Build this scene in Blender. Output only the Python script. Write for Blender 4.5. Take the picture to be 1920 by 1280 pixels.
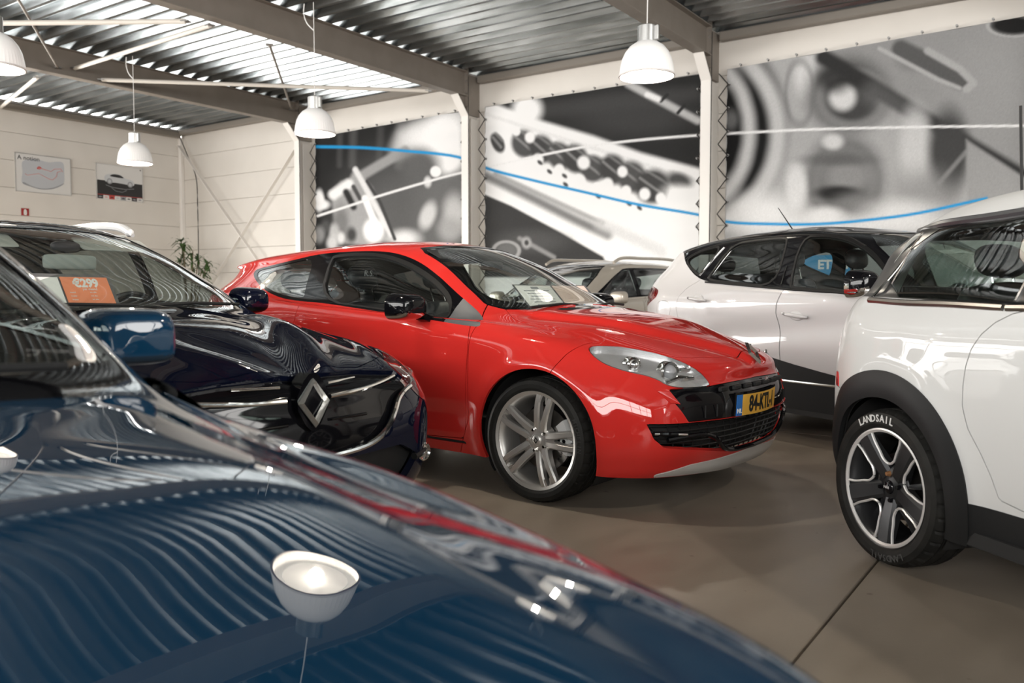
import bpy, bmesh, math, random
import numpy as np
from mathutils import Vector, Matrix
R = math.radians
for o in list(bpy.data.objects): bpy.data.objects.remove(o)
scene = bpy.context.scene
COL = scene.collection
random.seed(7); rng = np.random.default_rng(7)
# ---------------- camera ----------------
cam_d = bpy.data.cameras.new('camera'); cam = bpy.data.objects.new('camera', cam_d); COL.objects.link(cam)
YAW, PITCH = R(34.75), math.atan(92 / 1590.)
cam.location = (0, 0, 1.085); cam.rotation_euler = (math.pi / 2 - PITCH, 0, YAW)
cam_d.sensor_width = 36; cam_d.lens = 36 * 1590 / 1920; cam_d.clip_start = .02
cam_d.dof.use_dof = True; cam_d.dof.focus_distance = 4.4; cam_d.dof.aperture_fstop = 3.2
scene.camera = cam
# ---------------- light ----------------
world = bpy.data.worlds.new('sky'); scene.world = world; world.use_nodes = True
bg = world.node_tree.nodes['Background']; bg.inputs[0].default_value = (1, .975, .94, 1); bg.inputs[1].default_value = 11.0
scene.view_settings.view_transform = 'Standard'; scene.view_settings.look = 'None'
scene.view_settings.gamma = 1; scene.view_settings.use_curve_mapping = False
scene.view_settings.exposure = 0.56
scene.cycles.max_bounces = 9; scene.cycles.diffuse_bounces = 5; scene.cycles.glossy_bounces = 5
scene.cycles.transparent_max_bounces = 14; scene.cycles.transmission_bounces = 4
scene.cycles.sample_clamp_indirect = 6; scene.cycles.caustics_reflective = False; scene.cycles.caustics_refractive = False
scene.cycles.blur_glossy = .5; scene.cycles.use_denoising = True
def portal(name, loc, rot, sx, sy):
    l = bpy.data.lights.new(name, 'AREA'); l.shape = 'RECTANGLE'; l.size = sx; l.size_y = sy; l.cycles.is_portal = True
    o = bpy.data.objects.new(name, l); COL.objects.link(o); o.location = loc; o.rotation_euler = rot
XL, YB, YF, XR, HZ = -18.41, 12.5, -7.5, 9.0, 5.0          # room limits: poster wall, mural wall, window front, far side, deck
portal('window_daylight_portal', (XL - .14, .35, 1.95), (0, R(-90), 0), 3.9, 14.3)
portal('window_daylight_portal', (XR + .14, 2.5, 3.07), (0, R(90), 0), 3.06, 9.0)
portal('window_daylight_portal', (XL + 14, YF - .14, 3.35), (R(90), 0, 0), 23, 2.5)
# ---------- numpy surface tools ----------
def pchip_like(t, P, s):
    """smooth cubic through points P (n,d) at knots t, sampled at s (Catmull-Rom tangents, non uniform)"""
    t = np.asarray(t, float); P = np.asarray(P, float)
    d = np.diff(t); sl = np.diff(P, axis=0) / d[:, None]
    m = np.zeros_like(P)
    m[1:-1] = (sl[:-1] * d[1:, None] + sl[1:] * d[:-1, None]) / (d[:-1] + d[1:])[:, None]
    m[0] = sl[0]; m[-1] = sl[-1]
    return hermite(t, P, m, s)

def hermite(t, P, m, s):
    i = np.clip(np.searchsorted(t, s, side='right') - 1, 0, len(t) - 2)
    h = (t[i + 1] - t[i]); x = ((s - t[i]) / h)[:, None]; h = h[:, None]
    return ((2 * x**3 - 3 * x**2 + 1) * P[i] + (x**3 - 2 * x**2 + x) * h * m[i]
            + (-2 * x**3 + 3 * x**2) * P[i + 1] + (x**3 - x**2) * h * m[i + 1])

def body_grid(T, nu, nv, smooth=2):
    """T: rows x cols x 3 control net of the half body (y>=0), columns from nose centre round the side to tail centre,
    rows from the sill up to the roof centre line. returns nv x nu x 3 points"""
    T = np.asarray(T, float); R, K, _ = T.shape
    mir = T * np.array([1, -1, 1])
    E = np.concatenate([mir[:, 2:0:-1], T, mir[:, -2:-4:-1]], 1)          # ghost columns over the centre line
    ku = np.concatenate([[0], np.cumsum(np.linalg.norm(np.diff(E, axis=1), axis=2).mean(0))])
    su = np.linspace(ku[2], ku[-3], nu)
    A = np.stack([pchip_like(ku, E[r], su) for r in range(R)])             # R x nu x 3
    ghost = A[-2] * np.array([1, -1, 1])
    A = np.concatenate([A, ghost[None]], 0)
    kv = np.concatenate([[0], np.cumsum(np.linalg.norm(np.diff(A, axis=0), axis=2).mean(1))])
    sv = np.linspace(0, kv[-2], nv)
    G = np.stack([pchip_like(kv, A[:, j], sv) for j in range(nu)], 1)      # nv x nu x 3
    for _ in range(smooth):
        g = G.copy()
        ext = np.concatenate([g[:, 1:2] * [1, -1, 1], g, g[:, -2:-1] * [1, -1, 1]], 1)
        g = .25 * ext[:, :-2] + .5 * ext[:, 1:-1] + .25 * ext[:, 2:]
        G[1:-1] = .25 * g[:-2] + .5 * g[1:-1] + .25 * g[2:]
        G[0] = g[0]; G[-1] = g[-1]
    G[:, 0, 1] = 0; G[:, -1, 1] = 0; G[-1, :, 1] = 0
    return G

class Skin:
    """triangle skin with labels that can be cut along signed distance fields"""
    def __init__(s, G):
        nv, nu, _ = G.shape
        s.V = G.reshape(-1, 3).copy()
        j, i = np.mgrid[0:nv - 1, 0:nu - 1]; a = (j * nu + i).ravel()
        s.F = np.concatenate([np.stack([a, a + 1, a + nu + 1], 1), np.stack([a, a + nu + 1, a + nu], 1)])
        uu, vv = np.meshgrid(np.linspace(0, 1, nu), np.linspace(0, 1, nv)); s.UV = np.stack([uu.ravel(), vv.ravel()], 1)
        s.lab = np.zeros(len(s.F), int)
        s.recalc()
    def recalc(s):
        e1 = s.V[s.F[:, 1]] - s.V[s.F[:, 0]]; e2 = s.V[s.F[:, 2]] - s.V[s.F[:, 0]]
        fn = np.cross(e1, e2); N = np.zeros_like(s.V)
        for k in range(3): np.add.at(N, s.F[:, k], fn)
        mid = np.abs(s.V[:, 1]) < 1e-6; N[mid, 1] = 0
        s.N = N / (np.linalg.norm(N, axis=1, keepdims=True) + 1e-12)
        c = s.V - np.array([s.V[:, 0].mean(), 0, .5])
        if (s.N * c).sum() < 0: s.N = -s.N; s.F = s.F[:, ::-1].copy()
    def cen(s): return s.V[s.F].mean(1)
    def fnorm(s): return s.N[s.F].mean(1)
    def split(s, sd, mask):
        """split the faces in mask along sd = 0"""
        sd = np.where(np.abs(sd) < 1e-6, 1e-6, sd)
        sg = sd[s.F] > 0; c = sg.sum(1)
        x = mask & (c > 0) & (c < 3)
        if not x.any(): return sd
        F = s.F[x]; sgx = sg[x]; one = sgx.sum(1) == 1
        odd = np.where(one[:, None], sgx, ~sgx)                # the lone vertex
        k = odd.argmax(1); r = np.arange(len(F))
        a = F[r, k]; b = F[r, (k + 1) % 3]; d = F[r, (k + 2) % 3]
        E = np.sort(np.concatenate([np.stack([a, b], 1), np.stack([a, d], 1)]), 1)
        U, inv = np.unique(E, axis=0, return_inverse=True); inv = inv.ravel()
        t = sd[U[:, 0]] / (sd[U[:, 0]] - sd[U[:, 1]]); t = t[:, None]
        n0 = len(s.V)
        lerp = lambda A: np.concatenate([A, A[U[:, 0]] * (1 - t) + A[U[:, 1]] * t])
        s.V = lerp(s.V); s.UV = lerp(s.UV); N = lerp(s.N); s.N = N / (np.linalg.norm(N, axis=1, keepdims=True) + 1e-12)
        ab = n0 + inv[:len(F)]; ad = n0 + inv[len(F):]
        nf = np.concatenate([np.stack([a, ab, ad], 1), np.stack([ab, b, d], 1), np.stack([ab, d, ad], 1)])
        nl = np.tile(s.lab[x], 3)
        s.F = np.concatenate([s.F[~x], nf]); s.lab = np.concatenate([s.lab[~x], nl])
        return np.concatenate([sd, np.zeros(len(U))])
    def cut(s, fn, label, where=None, src=None, gap=0.0, gaplab=-1):
        """faces with fn(V)<0 get label; |fn|<gap becomes gaplab. where: predicate on (centroid, normal); src: source labels"""
        def mask():
            m = np.ones(len(s.F), bool)
            if src is not None: m &= np.isin(s.lab, src)
            else: m &= s.lab >= 0
            if where is not None: m &= where(s.cen(), s.fnorm())
            return m
        sd = fn(s.V)
        for off in ((-gap, gap) if gap else (0.0,)):
            m = mask(); q = fn(s.V) if len(sd) != len(s.V) else sd
            s.split(q - off, m); sd = fn(s.V)
        m = mask(); c = sd[s.F].mean(1)
        s.lab[m & (c < -gap)] = label
        if gap: s.lab[m & (np.abs(c) <= gap)] = gaplab

def chaikin(P, n=2, closed=True):
    P = np.asarray(P, float)
    for _ in range(n):
        if closed: Q = np.roll(P, -1, 0); P = np.stack([.75 * P + .25 * Q, .25 * P + .75 * Q], 1).reshape(-1, P.shape[1])
        else:
            a, b = P[:-1], P[1:]; P = np.concatenate([P[:1], np.stack([.75 * a + .25 * b, .25 * a + .75 * b], 1).reshape(-1, P.shape[1]), P[-1:]])
    return P

def spline(P, n=8, closed=True):
    P = np.asarray(P, float)
    if closed: P = np.concatenate([P[-2:], P, P[:3]])
    t = np.concatenate([[0], np.cumsum(np.sqrt(np.linalg.norm(np.diff(P, axis=0), axis=1) + 1e-9))])
    if closed: s = np.concatenate([np.linspace(t[i], t[i + 1], n, endpoint=False) for i in range(2, len(P) - 3)])
    else: s = np.concatenate([np.linspace(t[i], t[i + 1], n, endpoint=False) for i in range(len(P) - 1)] + [t[-1:]])
    return pchip_like(t, P, s)

def sd_poly(Q, P):
    """signed distance of 2d points Q to closed polygon P (negative inside)"""
    P = np.asarray(P, float); out = np.full(len(Q), 1e9); ins = np.zeros(len(Q), bool)
    lo = P.min(0) - .06; hi = P.max(0) + .06
    near = ((Q > lo) & (Q < hi)).all(1); q = Q[near]; d = np.full(len(q), 1e9); ii = np.zeros(len(q), bool)
    for a, b in zip(P, np.roll(P, -1, 0)):
        ab = b - a; L = ab @ ab
        if L < 1e-14: continue
        w = q - a; t = np.clip(w @ ab / L, 0, 1); d = np.minimum(d, ((w - t[:, None] * ab) ** 2).sum(1))
        c = (a[1] > q[:, 1]) != (b[1] > q[:, 1])
        if abs(b[1] - a[1]) > 1e-12: ii ^= c & (q[:, 0] < (b[0] - a[0]) * (q[:, 1] - a[1]) / (b[1] - a[1]) + a[0])
    d = np.sqrt(d); d[ii] *= -1
    out[near] = d; out[~near] = .06
    return out

def sd_line(Q, P):
    """distance to an open polyline, unsigned"""
    P = np.asarray(P, float); d = np.full(len(Q), 1e9)
    for a, b in zip(P[:-1], P[1:]):
        ab = b - a; w = Q - a; t = np.clip(w @ ab / (ab @ ab + 1e-14), 0, 1); d = np.minimum(d, ((w - t[:, None] * ab) ** 2).sum(1))
    return np.sqrt(d)

SIDE = lambda V: V[:, [0, 2]]
TOP = lambda V: V[:, [0, 1]]
FRONT = lambda V: V[:, [1, 2]]
def AZ(deg):
    c, s = math.cos(math.radians(deg)), math.sin(math.radians(deg))     # view direction azimuth; 2d = (left of it, z)
    return lambda V: np.stack([-s * V[:, 0] + c * V[:, 1], V[:, 2]], 1)
# ---------------- materials ----------------
MATS = {}
def mat(name, col=(.8, .8, .8), rough=.5, metal=0., coat=0., coat_rough=.03, spec=.5, emit=None, estr=0., alpha=None, trans=0., ior=1.45, flake=0.):
    if name in MATS: return MATS[name]
    m = bpy.data.materials.new(name); m.use_nodes = True; b = m.node_tree.nodes['Principled BSDF']
    i = b.inputs
    i['Base Color'].default_value = (*col, 1); i['Roughness'].default_value = rough; i['Metallic'].default_value = metal
    i['Specular IOR Level'].default_value = spec; i['Coat Weight'].default_value = coat; i['Coat Roughness'].default_value = coat_rough
    i['Transmission Weight'].default_value = trans; i['IOR'].default_value = ior
    if emit: i['Emission Color'].default_value = (*emit, 1); i['Emission Strength'].default_value = estr
    MATS[name] = m; return m
def nodes(m): nt = m.node_tree; return nt, nt.nodes, nt.links, nt.nodes['Principled BSDF']
def noise_col(m, c1, c2, scale=5., detail=4., lo=.35, hi=.65, bump=0., stretch=(1, 1, 1), rough=None, bscale=None):
    nt, N, L, b = nodes(m)
    tc = N.new('ShaderNodeTexCoord'); mp = N.new('ShaderNodeMapping'); mp.inputs['Scale'].default_value = stretch
    nz = N.new('ShaderNodeTexNoise'); nz.inputs['Scale'].default_value = scale; nz.inputs['Detail'].default_value = detail
    cr = N.new('ShaderNodeValToRGB'); e = cr.color_ramp.elements
    e[0].position = lo; e[0].color = (*c1, 1); e[1].position = hi; e[1].color = (*c2, 1)
    L.new(tc.outputs['Object'], mp.inputs[0]); L.new(mp.outputs[0], nz.inputs[0]); L.new(nz.outputs[0], cr.inputs[0]); L.new(cr.outputs[0], b.inputs['Base Color'])
    if rough:
        mr = N.new('ShaderNodeMapRange'); mr.inputs[3].default_value = rough[0]; mr.inputs[4].default_value = rough[1]
        L.new(nz.outputs[0], mr.inputs[0]); L.new(mr.outputs[0], b.inputs['Roughness'])
    if bump:
        bp = N.new('ShaderNodeBump'); bp.inputs['Strength'].default_value = bump; bp.inputs['Distance'].default_value = .01
        n2 = N.new('ShaderNodeTexNoise'); n2.inputs['Scale'].default_value = bscale or scale * 6; n2.inputs['Detail'].default_value = 3
        L.new(mp.outputs[0], n2.inputs[0]); L.new(n2.outputs[0], bp.inputs['Height']); L.new(bp.outputs[0], b.inputs['Normal'])
    return m
def glass(name, tint=(.75, .85, .8), refl=1.0, f0=.09):
    """thin window glass: tinted see-through with a fresnel mirror on top"""
    if name in MATS: return MATS[name]
    m = bpy.data.materials.new(name); m.use_nodes = True; nt = m.node_tree; N, L = nt.nodes, nt.links
    N.remove(N['Principled BSDF']); out = N['Material Output']
    t = N.new('ShaderNodeBsdfTransparent'); t.inputs[0].default_value = (*tint, 1)
    g = N.new('ShaderNodeBsdfGlossy'); g.inputs['Roughness'].default_value = .0; g.inputs[0].default_value = (refl, refl, refl, 1)
    f = N.new('ShaderNodeLayerWeight'); f.inputs[0].default_value = .5; pw = N.new('ShaderNodeMath'); pw.operation = 'POWER'; pw.inputs[1].default_value = 3.4
    mm = N.new('ShaderNodeMath'); mm.operation = 'MULTIPLY_ADD'; mm.inputs[1].default_value = 1 - f0; mm.inputs[2].default_value = f0; mm.use_clamp = True    # same reflectance from both faces of the thin pane
    x = N.new('ShaderNodeMixShader'); L.new(f.outputs['Facing'], pw.inputs[0]); L.new(pw.outputs[0], mm.inputs[0]); L.new(mm.outputs[0], x.inputs[0]); L.new(t.outputs[0], x.inputs[1]); L.new(g.outputs[0], x.inputs[2])
    L.new(x.outputs[0], out.inputs[0]); MATS[name] = m; return m
def vcol(name, rough=.6, spec=.3, coat=0.):
    """print: colours stored on the mesh as a flat colour attribute"""
    if name in MATS: return MATS[name]
    m = mat(name, rough=rough, spec=spec, coat=coat); nt, N, L, b = nodes(m)
    a = N.new('ShaderNodeVertexColor'); a.layer_name = 'print'; L.new(a.outputs[0], b.inputs['Base Color']); return m
# ---------------- mesh helpers ----------------
def mesh_obj(name, V, F, m=None, parent=None, smooth=35, normals=None):
    me = bpy.data.meshes.new(name); V = np.asarray(V, float)
    if isinstance(F, np.ndarray) and F.ndim == 2:
        n, k = F.shape; me.vertices.add(len(V)); me.vertices.foreach_set('co', V.ravel())
        me.loops.add(n * k); me.loops.foreach_set('vertex_index', F.astype(np.int32).ravel())
        me.polygons.add(n); me.polygons.foreach_set('loop_start', np.arange(0, n * k, k, dtype=np.int32))
        me.update(calc_edges=True)
    else: me.from_pydata(V.tolist(), [], [list(map(int, f)) for f in F]); me.update()
    if normals is not None or smooth:
        me.polygons.foreach_set('use_smooth', np.ones(len(me.polygons), bool))
        if normals is not None: me.normals_split_custom_set_from_vertices(np.asarray(normals, float))
        elif smooth < 180: me.set_sharp_from_angle(angle=R(smooth))
    o = bpy.data.objects.new(name, me); COL.objects.link(o)
    if m: me.materials.append(m)
    if parent: o.parent = parent
    return o
def tag(o, label=None, cat=None, group=None, kind=None):
    if label: o['label'] = label
    if cat: o['category'] = cat
    if group: o['group'] = group
    if kind: o['kind'] = kind
    return o
def empty(name, loc=(0, 0, 0), rz=0., parent=None):
    o = bpy.data.objects.new(name, None); COL.objects.link(o); o.location = loc; o.rotation_euler = (0, 0, rz); o.empty_display_size = .1
    if parent: o.parent = parent
    return o
def copy_tree(o, parent=None):
    c = o.copy(); COL.objects.link(c); c.parent = parent
    for ch in list(o.children): copy_tree(ch, c)
    return c
class MB:
    """collects boxes, tubes, lathes and prisms into one mesh"""
    def __init__(s): s.V = []; s.F = []; s.n = 0
    def add(s, V, F):
        V = np.asarray(V, float); s.V.append(V); s.F += [[int(i) + s.n for i in f] for f in F]; s.n += len(V); return s
    def box(s, c, d, rz=0., M=None, bev=0.):
        x, y, z = np.asarray(d, float) / 2
        if bev:
            b = min(bev, .49 * min(2 * x, 2 * y, 2 * z)); P = []; F = []
            # chamfered box: 24 verts
            for sx in (-1, 1):
                for sy in (-1, 1):
                    for sz in (-1, 1):
                        P += [(sx * x, sy * (y - b), sz * (z - b)), (sx * (x - b), sy * y, sz * (z - b)), (sx * (x - b), sy * (y - b), sz * z)]
            idx = lambda sx, sy, sz, k: ((sx > 0) * 4 + (sy > 0) * 2 + (sz > 0)) * 3 + k
            for sg in (-1, 1):
                F.append([idx(sg, a, b_, 0) for a, b_ in ((-1, -1), (1, -1), (1, 1), (-1, 1))][::sg])
                F.append([idx(a, sg, b_, 1) for a, b_ in ((-1, -1), (1, -1), (1, 1), (-1, 1))][::-sg])
                F.append([idx(a, b_, sg, 2) for a, b_ in ((-1, -1), (1, -1), (1, 1), (-1, 1))][::sg])
            for s1 in (-1, 1):
                for s2 in (-1, 1):
                    F.append([idx(s1, s2, -1, 0), idx(s1, s2, -1, 1), idx(s1, s2, 1, 1), idx(s1, s2, 1, 0)][::s1 * s2])
                    F.append([idx(s1, -1, s2, 0), idx(s1, -1, s2, 2), idx(s1, 1, s2, 2), idx(s1, 1, s2, 0)][::-s1 * s2])
                    F.append([idx(-1, s1, s2, 1), idx(-1, s1, s2, 2), idx(1, s1, s2, 2), idx(1, s1, s2, 1)][::s1 * s2])
                    for s3 in (-1, 1): F.append([idx(s1, s2, s3, 0), idx(s1, s2, s3, 1), idx(s1, s2, s3, 2)][::s1 * s2 * s3])
            P = np.array(P)
        else:
            P = np.array([(a * x, b * y, e * z) for a in (-1, 1) for b in (-1, 1) for e in (-1, 1)])
            F = [(0, 1, 3, 2), (4, 6, 7, 5), (0, 4, 5, 1), (2, 3, 7, 6), (0, 2, 6, 4), (1, 5, 7, 3)]
        if rz: cz, sz = math.cos(rz), math.sin(rz); P = P @ np.array([[cz, sz, 0], [-sz, cz, 0], [0, 0, 1]])
        if M is not None: P = P @ np.asarray(M).T
        return s.add(P + np.asarray(c, float), F)
    def tube(s, path, r, n=8, cap=True, closed=False, flat=1.0):
        P = np.asarray(path, float); m = len(P); r = np.broadcast_to(np.asarray(r, float), (m,))
        T = np.roll(P, -1, 0) - np.roll(P, 1, 0) if closed else np.gradient(P, axis=0)
        T /= np.linalg.norm(T, axis=1, keepdims=True) + 1e-12
        up = np.array([0, 0, 1.]) if abs(T[0, 2]) < .9 else np.array([1., 0, 0]); V = []
        for i in range(m):
            a = np.cross(T[i], up); a /= np.linalg.norm(a) + 1e-12; b = np.cross(T[i], a); up = -b if False else up
            th = np.arange(n) * 2 * math.pi / n
            V.append(P[i] + r[i] * (np.cos(th)[:, None] * a + flat * np.sin(th)[:, None] * b))
        V = np.concatenate(V); F = []
        for i in range(m if closed else m - 1):
            j = (i + 1) % m
            for k in range(n): F.append((i * n + k, j * n + k, j * n + (k + 1) % n, i * n + (k + 1) % n))
        if cap and not closed: F += [list(range(n)), list(range((m - 1) * n, m * n))[::-1]]
        return s.add(V, F)
    def lathe(s, prof, n=32, c=(0, 0, 0), axis='z', closed=False, arc=None):
        P = np.asarray(prof, float); m = len(P); full = arc is None
        th = np.arange(n) * 2 * math.pi / n if full else np.linspace(arc[0], arc[1], n)
        V = np.stack([np.outer(P[:, 0], np.cos(th)), np.outer(P[:, 0], np.sin(th)), np.repeat(P[:, 1:2], n, 1)], 2).reshape(-1, 3)
        if axis == 'y': V = V[:, [0, 2, 1]]
        if axis == 'x': V = V[:, [2, 0, 1]]
        F = []
        for i in range(m if closed else m - 1):
            j = (i + 1) % m
            for k in range(n if full else n - 1): F.append((i * n + k, i * n + (k + 1) % n, j * n + (k + 1) % n, j * n + k))
        return s.add(V + np.asarray(c, float), F)
    def prism(s, poly, a, b, plane='xy', M=None):
        P = np.asarray(poly, float); n = len(P)
        f = {'xy': lambda p, h: np.c_[p, np.full(n, h)], 'xz': lambda p, h: np.c_[p[:, 0], np.full(n, h), p[:, 1]], 'yz': lambda p, h: np.c_[np.full(n, h), p]}[plane]
        V = np.concatenate([f(P, a), f(P, b)])
        if M is not None: V = V @ np.asarray(M)[:3, :3].T + np.asarray(M)[:3, 3]
        return s.add(V, [list(range(n))[::-1], list(range(n, 2 * n))] + [(i, (i + 1) % n, n + (i + 1) % n, n + i) for i in range(n)])
    def grid(s, G):
        a, b, _ = G.shape; F = [(i * b + j, i * b + j + 1, (i + 1) * b + j + 1, (i + 1) * b + j) for i in range(a - 1) for j in range(b - 1)]
        return s.add(G.reshape(-1, 3), F)
    def loft(s, secs, cap=True):
        S = np.asarray(secs, float); m, n, _ = S.shape
        F = [(i * n + k, i * n + (k + 1) % n, (i + 1) * n + (k + 1) % n, (i + 1) * n + k) for i in range(m - 1) for k in range(n)]
        if cap: F += [list(range(n))[::-1], list(range((m - 1) * n, m * n))]
        return s.add(S.reshape(-1, 3), F)
    def xf(s, M):
        M = np.asarray(M); s.V = [v @ M[:3, :3].T + M[:3, 3] for v in s.V]; return s
    def build(s, name, m, parent=None, smooth=35, fix=True, sub=0):
        V = np.concatenate(s.V); o = mesh_obj(name, V, s.F, m, parent, 0)
        me = o.data
        if fix:
            bm = bmesh.new(); bm.from_mesh(me); bmesh.ops.recalc_face_normals(bm, faces=bm.faces); bm.to_mesh(me); bm.free()
        if smooth:
            me.polygons.foreach_set('use_smooth', np.ones(len(me.polygons), bool))
            if smooth < 180: me.set_sharp_from_angle(angle=R(smooth))
        if sub:
            md = o.modifiers.new('subdivision', 'SUBSURF'); md.levels = sub; md.render_levels = sub
        return o
def text_obj(name, body, size, m, loc, rot, parent=None, ext=.001, align='CENTER', sx=1., bold=0., shear=0.):
    cu = bpy.data.curves.new(name, 'FONT'); cu.body = body; cu.size = size; cu.extrude = ext; cu.align_x = align; cu.align_y = 'CENTER'; cu.offset = bold; cu.shear = shear; cu.resolution_u = 3
    t = bpy.data.objects.new(name, cu); COL.objects.link(t)
    dg = bpy.context.evaluated_depsgraph_get(); me = bpy.data.meshes.new_from_object(t.evaluated_get(dg)); bpy.data.objects.remove(t)
    me.materials.clear(); me.materials.append(m)
    o = bpy.data.objects.new(name, me); COL.objects.link(o); o.scale = (sx, 1, 1); o.parent = parent
    if isinstance(rot, Matrix): o.matrix_local = Matrix.Translation(loc) @ rot.to_4x4() @ Matrix.Diagonal((sx, 1, 1, 1))
    else: o.location = loc; o.rotation_euler = rot
    return o
# ---------------- the hall ----------------
M_wall = noise_col(mat('cream_panel', rough=.55), (.68, .645, .595), (.72, .685, .635), 1.2, 2)
M_darkwall = mat('charcoal_panel', (.12, .115, .11), .6)  # for the unseen walls, darkened so glossy car parts reflect less light
M_white = mat('white_painted_steel', (.78, .75, .71), .5)
M_beam = noise_col(mat('taupe_steel', rough=.5), (.235, .205, .175), (.265, .232, .20), 3, 3)
M_purl = mat('grey_brown_purlin', (.26, .235, .205), .5)
M_joint = mat('panel_joint', (.42, .39, .35), .8)
M_deck = noise_col(mat('galvanised_deck', rough=.3, metal=.85), (.17, .19, .195), (.34, .365, .375), 2.5, 5, rough=(.17, .30), stretch=(.4, 3, 3))
M_alu = mat('brushed_aluminium', (.62, .62, .61), .3, 1)
M_dark = mat('black_plastic', (.016, .016, .017), .45)
M_rope = mat('black_rope', (.03, .028, .026), .9)
M_bolt = mat('zinc_bolt', (.35, .34, .33), .4, 1)
# floor: polished concrete in slabs with sawn joints
def floor_mat():
    m = mat('polished_concrete', rough=.3, spec=.42); nt, N, L, b = nodes(m)
    tc = N.new('ShaderNodeTexCoord')
    def nz(s, d, sc=(1, 1, 1)):
        mp = N.new('ShaderNodeMapping'); mp.inputs['Scale'].default_value = sc; L.new(tc.outputs['Object'], mp.inputs[0])
        n = N.new('ShaderNodeTexNoise'); n.inputs['Scale'].default_value = s; n.inputs['Detail'].default_value = d; L.new(mp.outputs[0], n.inputs[0]); return n
    a, c, d = nz(.9, 6), nz(7, 8, (1, .5, 1)), nz(60, 2)
    cr = N.new('ShaderNodeValToRGB'); e = cr.color_ramp.elements; e[0].position = .32; e[0].color = (.235, .198, .157, 1); e[1].position = .7; e[1].color = (.34, .292, .236, 1)
    mx = N.new('ShaderNodeMath'); mx.operation = 'MULTIPLY_ADD'; mx.inputs[1].default_value = .45; L.new(c.outputs[0], mx.inputs[0])
    m2 = N.new('ShaderNodeMath'); m2.operation = 'MULTIPLY'; m2.inputs[1].default_value = .55; L.new(a.outputs[0], m2.inputs[0]); L.new(m2.outputs[0], mx.inputs[2]); L.new(mx.outputs[0], cr.inputs[0])
    sp = N.new('ShaderNodeValToRGB'); s = sp.color_ramp.elements; s[0].position = .76; s[0].color = (1, 1, 1, 1); s[1].position = .80; s[1].color = (.6, .57, .55, 1)
    sn = nz(13, 1); L.new(sn.outputs[0], sp.inputs[0])
    mc = N.new('ShaderNodeMix'); mc.data_type = 'RGBA'; mc.blend_type = 'MULTIPLY'; mc.inputs[0].default_value = 1; L.new(cr.outputs[0], mc.inputs[6]); L.new(sp.outputs[0], mc.inputs[7]); L.new(mc.outputs[2], b.inputs['Base Color'])
    mr = N.new('ShaderNodeMapRange'); mr.inputs[3].default_value = .22; mr.inputs[4].default_value = .5; L.new(c.outputs[0], mr.inputs[0]); L.new(mr.outputs[0], b.inputs['Roughness'])
    bp = N.new('ShaderNodeBump'); bp.inputs['Strength'].default_value = .08; bp.inputs['Distance'].default_value = .004; L.new(d.outputs[0], bp.inputs['Height']); L.new(bp.outputs[0], b.inputs['Normal'])
    return m
M_floor = floor_mat()
fl = empty('floor'); tag(fl, 'polished brown grey concrete floor with sawn joints', kind='structure')
base = MB().box(((XL + XR) / 2, (YF + YB) / 2, -.12), (XR - XL + .6, YB - YF + .6, .2)).build('subfloor', M_joint, fl)
xs = [XL - .2, -14.2, -9.7, -5.2, -.71, 3.8, XR + .2]; ys = [YF - .2, -2.8, 1.65, 6.6, YB + .2]
JX = []
for i in range(len(xs) - 1):
    for j in range(len(ys) - 1):
        g = .005; MB().box(((xs[i] + xs[i + 1]) / 2, (ys[j] + ys[j + 1]) / 2, -.011), (xs[i + 1] - xs[i] - 2 * g, ys[j + 1] - ys[j] - 2 * g, .022), bev=.003).build('floor_slab', M_floor, fl, 0)
# walls of stacked sandwich panels
def panel_wall(name, label, p0, p1, thick, openings=(), zmax=5.0, m=None):
    w = empty(name); tag(w, label, kind='structure'); p0 = np.array(p0, float); p1 = np.array(p1, float); L = np.linalg.norm(p1 - p0); d = (p1 - p0) / L; n = np.array([d[1], -d[0]]) * thick
    rz = math.atan2(d[1], d[0]); lv = [0.0] + [2.105 - .5605 * k for k in (3, 2, 1, 0)] + [2.105 + .5605 * k for k in range(1, 6)]
    lv = sorted(z for z in set(lv) if z >= 0)
    lv[-1] = zmax
    for z0, z1 in zip(lv[:-1], lv[1:]):
        segs = [(0, L)]
        for (a, b, za, zb) in openings:
            if z1 > za + .01 and z0 < zb - .01:
                segs = [q for s in segs for q in ((s[0], min(s[1], a)), (max(s[0], b), s[1])) if q[1] - q[0] > .02]
        for a, b in segs:
            c = p0 + d * (a + b) / 2 + n / 2
            MB().box((c[0], c[1], (z0 + z1) / 2), (b - a, abs(thick), z1 - z0 - .005), rz=rz, bev=.005).build('wall_panel', m or M_wall, w, 0)
    c = p0 + d * L / 2 + n * .9
    for a, b, za, zb in (openings or ()):
        for (u, v, w0, w1) in ((0, a, 0, zmax), (b, L, 0, zmax), (a, b, zb, zmax), (a, b, 0, za)):
            if v - u > .02 and w1 - w0 > .02: q = p0 + d * (u + v) / 2 + n * .95; MB().box((q[0], q[1], (w0 + w1) / 2), (v - u, .03, w1 - w0), rz=rz).build('wall_backing', M_joint, w, 0)
    if not openings: MB().box((c[0], c[1], zmax / 2), (L, .04, zmax), rz=rz).build('wall_backing', M_joint, w, 0)
    return w
panel_wall('wall_back', 'cream panelled wall carrying the big printed banners', (XL, YB), (XR, YB), -.12)
panel_wall('wall_left', 'cream panelled wall with the two posters', (XL, -7.5), (XL, YB), -.12, openings=((.7, 15.0, 0, 3.9),))
panel_wall('wall_right', 'unseen charcoal panelled wall with windows on the far side of the hall', (XR, YB), (XR, YF), -.12, openings=((5.5, 14.5, 1.5445, 4.6),), m=M_darkwall)
panel_wall('wall_front', 'unseen charcoal end wall with high windows behind the camera', (XL, YF), (XR, YF), .12, openings=((2.5, 25.5, 2.105, 4.6),), m=M_darkwall)
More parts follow.
